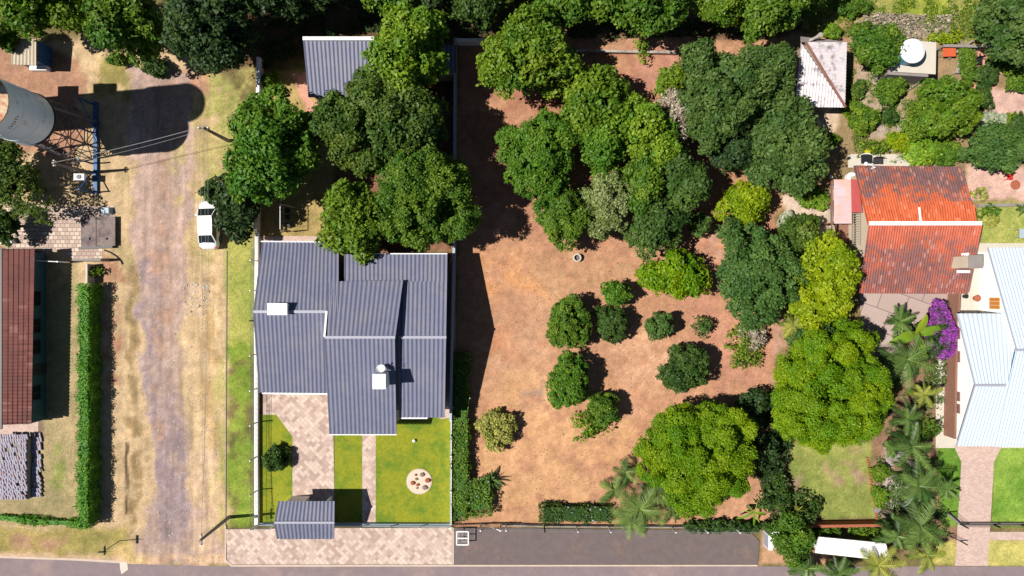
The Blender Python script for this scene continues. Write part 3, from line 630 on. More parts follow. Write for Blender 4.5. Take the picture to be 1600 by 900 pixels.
# rear shed with grey roof half under trees
sh = thing('shed', P(590, 105).to_tuple(), 'long rear outbuilding with grey ribbed roof half hidden under the tall trees', 'outbuilding')
mb = MB(); corr(mb, P(474, 64, 3.5), P(622, 64, 3.5), P(482, 152, 2.9), P(622, 152, 2.9), .345, .07); mb.build('roof', M['greyroof'], sh)
mb = MB(); corr(mb, P(622, 70, 3.3), P(713, 70, 3.3), P(622, 114, 2.9), P(713, 114, 2.9), .345, .07); mb.build('roof', M['greyroof'], sh)
a, b = P(486, 64, 3), P(620, 147, 3); mb = MB(); mb.box(((a.x+b.x)/2, (a.y+b.y)/2, 1.4), (b.x-a.x, a.y-b.y, 2.75))
mb.build('wall', M['cream'], sh); mb = MB(); a, b = P(624, 73, 3), P(709, 110, 3); mb.box(((a.x+b.x)/2, (a.y+b.y)/2, 1.4), (b.x-a.x, a.y-b.y, 2.75)); mb.build('wall', M['cream'], sh)
mb = MB(); a, b = P(473, 60, 3.75), P(622, 60, 3.75); mb.box(((a.x+b.x)/2, a.y, 3.3), (b.x-a.x, .3, .95)); mb.build('parapet', M['white'], sh)
door(sh, (P(540, 147, 3).x, P(0, 147, 3).y, 0), 1.0, 2.1, 'y-')

# ------------------------------------------------------------------ left property
lh = thing('house', P(35, 525).to_tuple(), 'long house with brown red tiled lean-to roof at the left edge', 'house')
E = 2.35; RG = 3.4
mb = MB(); corr(mb, P(4, 662, RG), P(4, 390, RG), P(49, 662, E), P(54, 388, E), .30, .07, rows=6, step=.03, thick=.06); mb.build('roof', M['lefttile'], lh)
xw = P(72, 0).x; yt, yb = P(0, 396).y, P(0, 655).y; xl = P(12, 0, 0).x-3.2
mb = MB(); mb.hexa([(xl, yb, 0), (xw, yb, 0), (xw, yt, 0), (xl, yt, 0)], [(xl, yb, 2.95), (xw, yb, 2.2), (xw, yt, 2.2), (xl, yt, 2.95)]); mb.build('wall', M['teal'], lh)
for yy in (466, 508, 540, 610): 
    q = P(72, yy); window(lh, (xw, q.y, 1.3), 1.2, 1.0, 'x+', M['tealdark'])
door(lh, (xw, P(0, 575).y, 0), .95, 2.05, 'x+', M['tealdark'])
mb = MB(); xr_ = P(3.2, 0, 3.1).x; bar(mb, (xl-.4, (yt+yb)/2, 3.08), (xr_, (yt+yb)/2, 3.08), yt-yb+.5, .12); mb.build('roof', M['darksteel'], lh)
mb = MB(); q = P(10, 525, 0); mb.box((xl-.1, (yt+yb)/2, 1.5), (.15, yt-yb, 3.0)); mb.build('rear_wall', M['greyconc'], lh)
# slatted skylight piece near roof
q = P(15, 378); mb = MB(); mb.box((q.x, q.y, .35), (.85, .12, .7), .5); mb.box((q.x+.45, q.y+.1, .3), (.12, .55, .6), .6)
tag(mb.build('sign_board', M['white'], None, (q.x, q.y, 0)), 'small folded white board leaning on the paved court above the red roof', 'board')
# white and blue kiosk top-left
k = thing('shed', P(72, 88).to_tuple(), 'tiny shed with corrugated yellowed roof and blue side wall in the top left corner', 'shed')
mb = MB(); corr(mb, P(20, 60, 2.3), P(57, 60, 2.3), P(18, 101, 2.15), P(57, 102, 2.15), .3, .06); mb.build('roof', M['clearsheet'], k)
a, b = P(46, 74), P(80, 106); mb = MB(); mb.box(((a.x+b.x)/2, (a.y+b.y)/2, 1.0), (b.x-a.x, a.y-b.y, 2.0)); mb.build('wall', M['steelblue'], k)
mb = MB(); mb.box(((a.x+b.x)/2+.2, b.y-.2, .3), (1.5, .4, .6)); mb.build('step', M['white'], k)
door(k, (b.x, (a.y+b.y)/2, 0), .8, 1.9, 'x+', M['steelblue'])
# corrugated covers lying low over a pit beside the court
k = thing('pit_cover', P(153, 362).to_tuple(), 'two grey corrugated sheets lying low over a pit beside the paved court', 'cover')
for (xa, xb, yb_) in ((127, 150, 386), (151, 180, 384)):
    mb = MB(); corr(mb, P(xa, yb_, .42), P(xa, 338, .42), P(xb, yb_, .40), P(xb, 338, .40), .17, .04); sh_ = mb.build('sheet', M['greysheet'], k)
    q = P((xa+xb)/2, 373, .46); mb = MB(); mb.box((q.x, q.y, .5), (.16, .2, .1)); mb.build('vent', M['black'], sh_)
a, b = P(129, 384), P(178, 340); mb = MB(); mb.box(((a.x+b.x)/2, (a.y+b.y)/2, .16), (b.x-a.x-.1, b.y-a.y-.1, .32)); mb.build('base', M['darksteel'], k)
a, b = P(127, 388), P(180, 386); mb = MB(); bar(mb, (a.x, a.y, .22), (b.x, b.y, .22), .2, .44); mb.build('beam', M['darksteel'], k)
# low walls and gate around
a, b = P(130, 407), P(172, 407); mb = MB(); mb.box(((a.x+b.x)/2, a.y, .7), (b.x-a.x, .2, 1.4))
tag(mb.build('wall', M['greyconc'], None, ((a.x+b.x)/2, a.y, 0)), 'short grey wall across the end of the paved court entrance', 'wall')
q = P(147, 428); mb = MB(); mb.box((q.x, q.y, .55), (.16, 1.7, 1.1)); tag(mb.build('wall', M['paleconc'], None, (q.x, q.y, 0)), 'narrow pale wall running from the entrance to the long hedge', 'wall')
g = thing('gate', P(86, 409).to_tuple(), 'thin white metal gate rail on posts beside the red tiled roof', 'gate')
a, b = P(66, 408), P(109, 410)
mb = MB(); mb.tube([(a.x, a.y, 1.5), (b.x, b.y, 1.5)], .04); mb.tube([(a.x, a.y, .25), (b.x, b.y, .25)], .03)
for i in range(12): q = lerp(a, b, i/11); mb.tube([(q.x, q.y, .25), (q.x, q.y, 1.5)], .015, 5)
mb.build('panel', M['white'], g)
mb = MB(); mb.tube([(b.x, b.y, 0), (b.x, b.y, 1.7)], .07); mb.build('post', M['white'], g); mb = MB(); mb.tube([(a.x, a.y, 0), (a.x, a.y, 1.7)], .07); mb.build('post', M['white'], g)
# clay tiles stacked on the slab
a = P(30, 729); tl = None
mb = MB(); n = 8; vs = []; fs = []
for j, x in enumerate((-.23, .23)):
    for i in range(n+1):
        th = PI*i/n; vs.append((x, .105*math.cos(th)*(1 if j else .85), .09*math.sin(th)*(1 if j else .9)))
    for i in range(n+1):
        th = PI*i/n; vs.append((x, .085*math.cos(th)*(1 if j else .85), .072*math.sin(th)*(1 if j else .9)))
m2 = 2*(n+1)
for i in range(n):
    fs += [(i, i+1, m2+i+1, m2+i), (n+1+i, m2+n+1+i, m2+n+2+i, n+2+i)]
    fs += [(i, n+1+i, n+2+i, i+1), (m2+i, m2+i+1, m2+n+2+i, m2+n+1+i)]
mb.add(vs, fs)
TG = 'roof tiles stacked in the pile at the lower left'
rt = random.Random(3); cnt = 0
pal = MB(); q0, q1 = P(-2, 684, .05), P(51, 777, .05); pal.box(((q0.x+q1.x)/2, (q0.y+q1.y)/2, .36), (q1.x-q0.x, q0.y-q1.y, .72))
tag(pal.build('tile_block', M['greyconc'], None, ((q0.x+q1.x)/2, (q0.y+q1.y)/2, 0)), 'waist high block of packed roof tiles carrying the loose tile pile', 'tile stack')
for r in range(15):
    yy = 683+r*6.7; up = r >= 8
    for cidx in range(15):
        xx = 0+cidx*3.75+(rt.uniform(-.6, .6))+(r % 2)*1.0
        if rt.random() < (.10 if not up else .03) or (r in (2, 4) and 5 < cidx < 8): continue
        if xx > 60-(r > 7)*6: continue
        q = P(xx, yy+rt.uniform(-.6, .6), .95)
        if tl is None: o = mb.build('clay_tile', M['tilestack'], None, (0, 0, 0)); tl = o
        else: o = tl.copy(); COL.objects.link(o)
        top = q.x < P(52, 0).x+.05
        o.location = (q.x, q.y, (.74 if top else .05)+(.10 if up else .04)+rt.uniform(0, .04))
        o.rotation_euler = (rt.uniform(-.2, .2), rt.uniform(-.1, .1), PI/2+.22+rt.uniform(-.08, .08)+(.2*(-1)**cidx if up else 0))
        tag(o, 'curved pale clay roof tile lying in the stacked pile at the lower left', 'roof tile', TG, 'thing'); cnt += 1

# ------------------------------------------------------------------ water towers
bx, by = P(120, 212).xy; R0 = 37/PPM
wt = thing('water_tower', (bx, by, 0), 'round white steel water tank marked IVOTI on a lattice tower, left edge', 'water tower')
mb = MB(); mb.lathe((bx, by, 0), [(R0*.98, 6.1), (R0, 6.2), (R0, 7.7), (R0+.02, 7.72), (R0+.02, 7.78), (R0, 7.8), (R0, 9.5), (R0+.02, 9.52), (R0+.02, 9.58), (R0, 9.6), (R0, 11.15)], 64)
tk = mb.build('tank', M['tank'], wt)
mb = MB(); mb.lathe((bx, by, 0), [(R0+.05, 11.14), (R0+.05, 11.22), (R0*.5, 11.35), (.2, 11.42)], 48); mb.build('lid', M['tanktop'], tk)
mb = MB(); mb.lathe((bx, by, 0), [(R0+.07, 5.95), (R0+.07, 6.08)], 32); mb.build('ring_beam', M['darksteel'], wt)
legs = []
for i in range(6):
    a_ = PI/6+i*PI/3; top = Vector((bx+R0*.93*math.cos(a_), by+R0*.93*math.sin(a_), 5.95)); bot = Vector((bx+R0*1.12*math.cos(a_), by+R0*1.12*math.sin(a_), 0))
    mb = MB(); mb.tube([bot, top], .075, 6); mb.build('leg', M['steel'], wt); legs.append((bot, top))
for i in range(6):
    mb = MB(); (b0, t0), (b1, t1) = legs[i], legs[(i+1) % 6]
    for j in range(3):
        u0, u1 = j/3, (j+1)/3
        mb.tube([lerp(b0, t0, u0), lerp(b1, t1, u1)], .035, 5); mb.tube([lerp(b1, t1, u0), lerp(b0, t0, u1)], .035, 5)
        mb.tube([lerp(b0, t0, u1), lerp(b1, t1, u1)], .045, 5)
    mb.build('cross_brace', M['steel'], wt)
# writing on the tank
cu = bpy.data.curves.new('txt', 'FONT'); cu.body = 'IVOTI'; cu.size = .42; cu.align_x = 'CENTER'; cu.space_character = 1.15
to = bpy.data.objects.new('txt', cu); COL.objects.link(to); bpy.context.view_layer.update()
me = bpy.data.meshes.new_from_object(to.evaluated_get(bpy.context.evaluated_depsgraph_get())); bpy.data.objects.remove(to)
for v in me.vertices:
    th = math.radians(-37)+v.co.x/R0; z = 9.85+v.co.y
    v.co = ((R0+.012)*math.cos(th), (R0+.012)*math.sin(th), z)
me.materials.clear(); me.materials.append(M['black']); lo = bpy.data.objects.new('lettering', me); COL.objects.link(lo); lo.parent = tk
# second, taller concrete tower just outside the frame: its shadow falls across the road
bx2, by2 = P(38, 182).xy; R2 = 30/PPM
w2 = thing('water_tower', (bx2, by2, 0), 'tall concrete water tower hidden behind the marked white tank', 'water tower')
mb = MB(); mb.lathe((bx2, by2, 0), [(R2*.92, 0), (R2*.92, 16.2), (R2, 16.4), (R2, 20.6)], 40); mb.build('shaft', M['greyconc'], w2)
mb = MB(); mb.lathe((bx2, by2, 0), [(R2+.05, 20.61), (R2*.5, 20.9), (.3, 21.0)], 40); mb.build('lid', M['greyconc'], w2)
mb = MB(); mb.box((bx2, by2+R2+.15, 5.6), (1.3, 1.0, .8)); mb.build('balcony', M['greyconc'], w2); mb = MB(); mb.box((bx2, by2+R2+.10, 10.3), (1.5, 1.0, .9)); mb.build('balcony', M['greyconc'], w2)
# blue painted frame fence
bf = thing('fence', P(151, 230).to_tuple(), 'blue painted steel frame fence standing beside the lattice tower', 'fence')
mb = MB(); a, b = P(151, 160), P(151, 303); mb.box((a.x, (a.y+b.y)/2, .12), (.34, a.y-b.y, .24)); mb.build('rail', M['steelblue'], bf)
for y in (163, 208, 256, 301):
    q = P(150, y); mb = MB(); mb.box((q.x-.25, q.y, 1.05), (.14, .12, 2.1)); mb.box((q.x-.1, q.y, .3), (.5, .1, .1)); mb.build('post', M['steelblue'], bf)
mb = MB(); q = P(150, 163); mb.tube([(q.x-.25, q.y, 2.0), (q.x, q.y-2.2, .2)], .06); mb.build('brace', M['steelblue'], bf); mb = MB(); q = P(150, 301); mb.tube([(q.x-.25, q.y, 2.0), (q.x, q.y+2.0, .2)], .06); mb.build('brace', M['steelblue'], bf)
# small equipment by the tower
q = P(126, 277, 1.2); e = thing('cabinet', (q.x, q.y, 0), 'white electrical cabinet on a post under the tower shade', 'cabinet')
mb = MB(); mb.box((q.x, q.y, 1.2), (.9, .55, .5)); mb.build('box', M['white'], e); mb = MB(); mb.box((q.x, q.y, .47), (.15, .15, .94)); mb.build('post', M['concrete'], e)
mb = MB(); mb.lathe((q.x, q.y, 0), [(.2, 1.46), (.2, 1.52)], 16); mb.build('fan', M['steel'], e)
q = P(168, 330); mb = MB(); mb.hexa([(q.x-.5, q.y-.35, .0), (q.x+.5, q.y-.35, 0), (q.x+.55, q.y+.35, 0), (q.x-.5, q.y+.35, 0)], [(q.x-.4, q.y-.2, .3), (q.x+.4, q.y-.2, .5), (q.x+.35, q.y+.25, .45), (q.x-.35, q.y+.3, .35)])
tag(mb.build('tarpaulin', M['bluewhite'], None, (q.x, q.y, 0)), 'pale blue tarpaulin heap in the shade north of the gate shelter', 'tarpaulin')

# ------------------------------------------------------------------ poles and cables
def pole(bp, tp, H, label, arm=None, extra=True):
    b = P(*bp); t = thing('utility_pole', b.to_tuple(), label, 'utility pole', 'concrete utility poles')
    mb = MB(); mb.tube([(b.x, b.y, 0), (b.x, b.y, H)], [.17, .11], 10); mb.build('shaft', M['greyconc'], t)
    if arm:
        mb = MB(); mb.box((b.x, b.y, H-.35), (arm[0], arm[1], .09)); mb.build('crossarm', M['wood'], t)
        for s in (-1, 0, 1):
            mb = MB(); mb.tube([(b.x+s*arm[0]*.42*(arm[0] > arm[1]), b.y+s*arm[1]*.42*(arm[1] > arm[0]), H-.3), (b.x+s*arm[0]*.42*(arm[0] > arm[1]), b.y+s*arm[1]*.42*(arm[1] > arm[0]), H-.08)], .05, 8); mb.build('insulator', M['white'], t)
    return t
POLES = {}
pole((358, 808), None, 5.75, 'dark concrete utility pole at the bottom of the dirt road by the pavement corner', (.12, .9))
pole((357, 220), None, 5.15, 'concrete utility pole with pale insulators beside the dirt road near the dark shadow', (.9, .12))
pole((140, 270), None, 4.9, 'grey utility pole standing beneath the lattice water tower', (.12, .5))
def cable(p0, p1, sag, label, r=.018):
    mb = MB(); p0, p1 = Vector(p0), Vector(p1); pts = [lerp(p0, p1, i/24)-Vector((0, 0, sag*4*(i/24)*(1-i/24))) for i in range(25)]
    mb.tube(pts, r, 5); return tag(mb.build('cable', M['wire'], None, p0), label, 'cable', 'overhead cables')
pa, pb, pc = P(358, 808), P(357, 220), P(140, 270)
cable((pc.x, pc.y, 4.9), (pb.x-.3, pb.y, 5.05), .35, 'pale overhead cable from the tower pole to the roadside pole', .02)
cable((pc.x, pc.y, 3.9), (pb.x-.3, pb.y, 4.3), .6, 'thin lower cable below the pale one, from the tower pole to the roadside pole', .012)
for dx, s, l in ((-.35, .5, 'westernmost overhead cable running above the white car along the dirt road'), (.0, .7, 'middle overhead cable running above the white car along the dirt road'), (.35, .6, 'easternmost overhead cable running above the white car along the dirt road')):
    cable((pb.x+dx, pb.y, 5.05), (pa.x+.05, pa.y+dx, 5.6), s, l, .012)
# street name sign
sg = thing('street_sign', P(187, 845).to_tuple(), 'thin street name sign post with two plates on the grass corner', 'street sign')
q = P(187, 845); mb = MB(); mb.tube([(q.x, q.y, 0), (q.x, q.y, 2.7)], .035); mb.build('post', M['darksteel'], sg)
mb = MB(); mb.box((q.x, q.y, 2.6), (.7, .03, .3)); mb.build('plate', M['darksteel'], sg); mb = MB(); mb.box((q.x, q.y, 2.25), (.03, .75, .3)); mb.build('plate', M['darksteel'], sg)

# ------------------------------------------------------------------ fences and walls
def wallrun(pts, h, th, m, label, name='wall', cat='wall', cap=None):
    mb = MB(); cp = MB()
    W = [P(x, y) for x, y in pts]
    t = thing(name, W[0].to_tuple(), label, cat)
    for a, b in zip(W[:-1], W[1:]):
        bar(mb, (a.x, a.y, h/2), (b.x, b.y, h/2), th, h); bar(cp, (a.x, a.y, h+.025), (b.x, b.y, h+.025), th+.06, .05)
    mb.build('panel', m, t); cp.build('coping', cap or m, t); return t
def barfence(pts, h, base, label, m, mb_base, dx=.13, post=2.6, posth=None, lean=0, r=.009, thick=.2, pm=None):
    W = [P(x, y) for x, y in pts]; t = thing('fence', W[0].to_tuple(), label, 'fence'); bs = MB(); br = MB()
    for a, b in zip(W[:-1], W[1:]):
        L_ = (b-a).length; d = (b-a)/L_
        if base: bar(bs, (a.x, a.y, base/2), (b.x, b.y, base/2), thick, base)
        for z in (base+.1, (base+h)/2, h-.05): br.tube([(a.x, a.y, z), (b.x, b.y, z)], r*1.4, 4)
        for i in range(int(L_/dx)+1):
            q = a+d*(i*dx); br.tube([(q.x, q.y, base), (q.x, q.y, h)], r, 4, cap=False)
        k = max(1, int(round(L_/post)))
        for i in range(k+1):
            q = lerp(a, b, i/k); p_ = MB(); p_.box((q.x, q.y, (h+.1)/2), (.09, .09, h+.1)); p_.build('post', pm or M['white'], t)
    if base: bs.build('base_wall', mb_base, t)
    br.build('railing', m, t); return t
barfence([(404, 362), (402.5, 500), (403, 818)], 1.8, .45, 'pale wire fence on a low white wall along the west side of the corner lot', M['fencegrey'], M['white'], .11, 3.0, r=.010, thick=.3)
barfence([(405.5, 817.5), (430, 817.5)], 1.7, .3, 'short blue-white railing between the corner and the entrance canopy', M['bluewhite'], M['bluewhite'], .11, 2.0)
barfence([(523, 817.5), (704, 818)], 1.25, .5, 'blue-white railing on a low wall along the front lawn and street', M['bluewhite'], M['bluewhite'], .11, 2.6)
barfence([(706, 815), (706.5, 652)], 1.5, 1.0, 'white topped boundary fence between the round bed lawn and the shrubs', M['bluewhite'], M['white'], .13, 2.7, thick=.14)
wallrun([(707, 650), (712, 400), (714, 72)], 2.0, .16, M['greyconc'], 'long thin boundary wall between the grey-roofed house and the orchard', cap=M['bluewhite'])
wallrun([(714, 70), (760, 70)], 1.2, .2, M['white'], 'short white wall at the back of the orchard behind the yellowish tree')
wallrun([(405, 360), (408, 250), (410, 95)], 1.0, .22, M['white'], 'low white wall beside the yard north-west of the grey-roofed house')
barfence([(784, 818), (850, 820), (1000, 821), (1195, 822)], 1.7, .3, 'wire fence with white posts on a low kerb along the orchard street front', M['fencegrey'], M['concrete'], .16, 3.0, r=.008)
g = thing('gate', P(745, 820).to_tuple(), 'orchard gate of white bars between the thick shrub and the wire fence', 'gate')
a, b = P(709, 819), P(782, 817); mb = MB()
for z in (.2, 1.5): mb.tube([(a.x, a.y, z), (b.x, b.y, z)], .03)
for i in range(24): q = lerp(a, b, i/23); mb.tube([(q.x, q.y, .2), (q.x, q.y, 1.5)], .012, 4)
mb.build('panel', M['steel'], g)
for xx in (752, 782, 791):
    q = P(xx, 818); mb = MB(); mb.tube([(q.x, q.y, 0), (q.x, q.y, 1.9)], .06); mb.build('post', M['white'], g)
q = P(782, 818); mb = MB(); mb.tube([(q.x-1.5, q.y+.05, .2), (q.x, q.y, 1.8)], .035); mb.build('brace', M['white'], g)
wallrun([(1196, 822), (1240, 826)], 1.6, .15, M['white'], 'white wall piece between the orchard fence and the street-corner bush')
wallrun([(1232, 816), (1368, 814)], 1.1, .18, M['terracotta'], 'low brown wall behind the patchy square lawn')
wallrun([(1482, 455), (1478, 530), (1475, 680)], 1.5, .12, M['deck'], 'brown boundary wall beside the white house and the purple shrub')
f = barfence([(1497, 817), (1548, 817), (1760, 818)], 1.1, .35, 'dark railing on a grey wall across the front of the right-hand lawn', M['darksteel'], M['greyconc'], .12, 2.6, pm=M['darksteel'])
barfence([(1478, 800), (1497, 817)], 1.3, .3, 'angled dark railing beside the palms at the driveway mouth', M['darksteel'], M['greyconc'], .12, 1.5, pm=M['darksteel'])
barfence([(1478, 834), (1500, 845)], .9, 0, 'short slanting dark handrail beside the pink driveway near the kerb', M['darksteel'], M['greyconc'], .14, 1.4, pm=M['darksteel'])
wallrun([(1464, 77), (1563, 79)], .9, .18, M['greyconc'], 'low grey wall behind the orange barrel in the top right garden')
wallrun([(1525, 322), (1640, 320)], .3, .2, M['greyconc'], 'low grey garden edging beside the right-hand back lawn')
wallrun([(900, 82), (1055, 85)], .5, .15, M['concrete'], 'low concrete edging at the back of the orchard')
# waste bin rack on the pavement
q = P(722, 841, 1.0); t = thing('bin_rack', (q.x, q.y, .1), 'white metal waste basket with two open compartments on the dark pavement', 'waste basket')
mb = MB(); X0, X1, Y0, Y1 = q.x-.48, q.x+.55, q.y-.58, q.y+.58
for z in (1.0,):
    for a, b in (((X0, Y0), (X1, Y0)), ((X1, Y0), (X1, Y1)), ((X1, Y1), (X0, Y1)), ((X0, Y1), (X0, Y0)), ((X0, q.y), (X1, q.y))): bar(mb, (a[0], a[1], z), (b[0], b[1], z), .09, .05)
mb.build('rim', M['white'], t)
mb = MB()
for i in range(12):
    u = i/11; x = X0+(X1-X0)*u
    for y in (Y0, q.y, Y1): mb.tube([(x, y, .62), (x, y, 1.0)], .008, 4)
    mb.tube([(x, Y0, .62), (x, Y1, .62)], .008, 4)
mb.build('mesh', M['white'], t)
for sx, sy in ((X0, Y0), (X0, Y1), (X1, Y0), (X1, Y1)): mb = MB(); mb.tube([(sx, sy, .1), (sx, sy, .98)], .03, 6); mb.build('leg', M['white'], t)
# swing frame in the back yard
t = thing('swing_frame', P(452, 345).to_tuple(), 'white metal swing frame with two dark seats on the dry back lawn', 'swing')
a, b = P(452, 362), P(452, 324)
mb = MB(); mb.tube([(a.x, a.y, 2.4), (b.x, b.y, 2.4)], .035); mb.build('top_bar', M['white'], t)
for q in (a, b):
    mb = MB(); mb.tube([(q.x-.5, q.y, 0), (q.x, q.y, 2.4), (q.x+.5, q.y, 0)], .035); mb.build('leg', M['white'], t)
for yy in (330, 340, 352):
    q = P(452, yy); mb = MB(); mb.box((q.x, q.y, .5), (.4, .42, .05)); s_ = mb.build('seat', M['black'], t)
    mb = MB(); [mb.tube([(q.x, q.y+s*.18, .5), (q.x, q.y+s*.18, 2.4)], .01, 4) for s in (-1, 1)]; mb.build('chain', M['steel'], s_)
# round sand bed
q = P(655, 752); t = thing('garden_bed', q.to_tuple(), 'round pale sand bed with stones in the front lawn', 'flower bed')
mb = MB(); mb.lathe(q, [(20/PPM, .0), (20/PPM, .07)], 48); mb.build('edging', M['kerb'], t)
mb = MB(); mb.lathe(q, [(18.6/PPM, .071), (18.0/PPM, .085)], 48); mb.build('sand', M['sand'], t)
for i, (x, y, r) in enumerate(((645, 754, .22), (660, 741, .24), (669, 750, .27), (664, 761, .25), (650, 741.5, .13), (651, 748, .15), (653, 757, .17), (652, 762, .12))):
    q = P(x, y); mb = MB(); mb.blob((q.x, q.y, .12), (r, r*.8, r*.8), i); tag(mb.build('rock', M['stone'] if i % 2 else M['terracotta'], None, (q.x, q.y, .08)), ['brown rock at the left of the round sand bed', 'rock at the top right of the round sand bed', 'largest rock at the right rim of the round sand bed', 'rock at the lower right of the round sand bed', 'thin small rock at the top of the round sand bed', 'small rock left of centre in the round sand bed', 'pale rock below the middle of the round sand bed', 'tiny rock lowest in the round sand bed'][i], 'rock', 'rocks in the round bed')
q = P(647, 688); mb = MB(); mb.lathe(q, [(.05, 0), (.05, .12), (.13, .16), (.13, .26), (.05, .32)], 16); tag(mb.build('garden_lamp', M['white'], None, q), 'small white round garden lamp in the bright front lawn', 'lamp')
# concrete well ring
q = P(901, 403); t = thing('well_ring', q.to_tuple(), 'pale round concrete well ring on the red orchard soil', 'well')
mb = MB(); n = 32; vs = []; fs = []
for r, z in ((.36, 0), (.36, .5), (.26, .5), (.26, .04)):
    for k in range(n): vs.append((q.x+r*math.cos(2*PI*k/n), q.y+r*math.sin(2*PI*k/n), z))
for i in range(3):
    for k in range(n): a = i*n+k; b = i*n+(k+1) % n; fs.append((a, b, b+n, a+n))
mb.add(vs, fs); mb.build('ring', M['paleconc'], t); mb = MB(); mb.lathe(q, [(.255, .03), (.255, .2)], 24); mb.build('water', M['winglass'], t)

# ------------------------------------------------------------------ white car
def car(px, py, rz, label):
    c = P(px, py); t = thing('parked_car', c.to_tuple(), label, 'car')
    def put(mb): # rotate about centre
        R = Matrix.Rotation(rz, 3, 'Z'); mb.v = [tuple(c+R @ Vector(v)) for v in mb.v]; return mb
    # lower body lofted front (+y) to rear (-y): y, half width, sill z, belt z
    S = [(2.13, .52, .42, .58), (2.06, .70, .30, .68), (1.8, .80, .24, .76), (1.3, .83, .22, .86), (.75, .84, .22, .93), (-.9, .84, .22, .97), (-1.5, .83, .22, .99), (-1.9, .78, .26, .96), (-2.08, .68, .34, .88), (-2.14, .55, .45, .74)]
    def ring(y, w_, z0, z1): return [(-w_*.9, y, z0), (-w_, y, z0+.12), (-w_, y, z1-.18), (-w_*.9, y, z1-.04), (-w_*.5, y, z1+.02), (w_*.5, y, z1+.02), (w_*.9, y, z1-.04), (w_, y, z1-.18), (w_, y, z0+.12), (w_*.9, y, z0)]
    mb = MB(); vs = [p for s in S for p in ring(*s)]; n = 10; fs = []
    for i in range(len(S)-1):
        for k in range(n): a = i*n+k; b = i*n+(k+1) % n; fs.append((a, b, b+n, a+n))
    fs.append(tuple(range(n-1, -1, -1))); fs.append(tuple(range((len(S)-1)*n, len(S)*n))); mb.add(vs, fs); body = put(mb).build('body', M['carwhite'], t, smooth=True)
    G = [(1.42, .66, .90, .92), (.72, .60, .90, 1.40), (-.95, .60, .92, 1.42), (-1.62, .66, .94, .99)]
    mb = MB(); vs = []; fs = []
    for y, w_, z0, z1 in G: vs += [(-.78, y, z0), (-w_, y, z1), (w_, y, z1), (.78, y, z0)]
    for i in range(3):
        for k in range(4): a = i*4+k; b = i*4+(k+1) % 4; fs.append((a, b, b+4, a+4))
    fs += [(3, 2, 1, 0), (12, 13, 14, 15)]; mb.add(vs, fs); put(mb).build('windows', M['glass'], t)
    mb = MB(); rf = [(.74, .585), (.5, .625), (-.7, .625), (-.97, .585)]; lo = []; hi = []
    pts = [(-w_, y) for y, w_ in rf]+[(w_, y) for y, w_ in rf[::-1]]
    mb.slab(pts, 1.40, 1.455); put(mb).build('roof', M['carwhite'], t)
    for s in (-1, 1):
        for pts_, r_ in (([(s*.76, 1.36, .93), (s*.60, .72, 1.42)], .045), ([(s*.60, -.95, 1.42), (s*.75, -1.58, .98)], .06), ([(s*.66, -.1, 1.4), (s*.79, -.1, .95)], .035)):
            mb = MB(); mb.tube(pts_, r_, 6); put(mb).build('pillar', M['carwhite'], t)
    for s in (-1, 1):
        for y in (1.32, -1.28):
            mb = MB(); mb.tube([(s*.66, y, .3), (s*.855, y, .3)], .3, 20); wo = put(mb).build('wheel', M['rubber'], t)
            mb = MB(); mb.tube([(s*.80, y, .3), (s*.865, y, .3)], .18, 16); put(mb).build('rim', M['chrome'], wo)
        mb = MB(); mb.box((s*.93, .88, .98), (.16, .12, .12)); put(mb).build('mirror', M['carwhite'], t)
        mb = MB(); mb.box((s*.58, 2.03, .66), (.26, .14, .12), s*-.35); put(mb).build('headlight', M['clearlamp'], t)
        mb = MB(); mb.box((s*.66, -2.02, .80), (.18, .16, .18), s*.4); put(mb).build('taillight', M['redlamp'], t)
    mb = MB(); mb.box((0, -2.15, .62), (.5, .02, .12)); put(mb).build('number_plate', M['greytrim'], t)
car(331, 352.5, math.radians(1.5), 'white saloon car parked on dry grass beside the dirt road, half under a dark tree')

# ------------------------------------------------------------------ right: red tiled house
rh = thing('house', P(1420, 360).to_tuple(), 'house with weathered orange red tiled gable roof at the right', 'house')
RID = 5.0; EV = 3.3
mb = MB(); corr(mb, P(1356, 351, RID), P(1526, 351, RID), P(1334, 259, EV), P(1502, 261, EV), .21, .075, rows=16, step=.035, seg=5); mb.build('roof', M['redtileN'], rh)
mb = MB(); corr(mb, P(1358, 349, RID+.12), P(1534, 349, RID+.12), P(1343, 458, EV-.1), P(1512, 459, EV-.1), .21, .075, rows=17, step=.035, seg=5); mb.build('roof', M['redtileS'], rh)
mb = MB(); corr(mb, P(1437, 349, RID+.06), P(1526, 349, RID+.06), P(1435, 320, RID-.35), P(1521, 320, RID-.35), .21, .075, rows=5, step=.035, seg=5); mb.build('dormer_roof', M['redtileN'], rh)
mb = MB(); bar(mb, P(1358, 349, RID+.24), P(1534, 349, RID+.24), .32, .1); bar(mb, P(1436, 324, RID-.15), P(1438.5, 347, RID+.18), .14, .1); mb.build('ridge_cap', M['white'], rh)
xa, xb = P(1347, 0, EV).x+.3, P(1500, 0, EV).x-.35
yN, yR, yS = P(0, 261, EV).y-.4, P(0, 349, RID).y, P(0, 456, EV).y+.4
mb = MB(); gable_x(mb, xa, xb, [(yS, 0), (yN, 0), (yN, EV-.1), (yR, RID-.15), (yS, EV-.2)]); mb.build('wall', M['cream'], rh)
for y in (8, 3.5): window(rh, (xb+.01, y, 1.6), 1.3, 1.1, 'x+')
for x in (31.5, 35): window(rh, (x, yS-.01, 1.6), 1.4, 1.1, 'y-', M['deck'])
door(rh, (33.2, yN+.01, 0), .9, 2.1, 'y+')
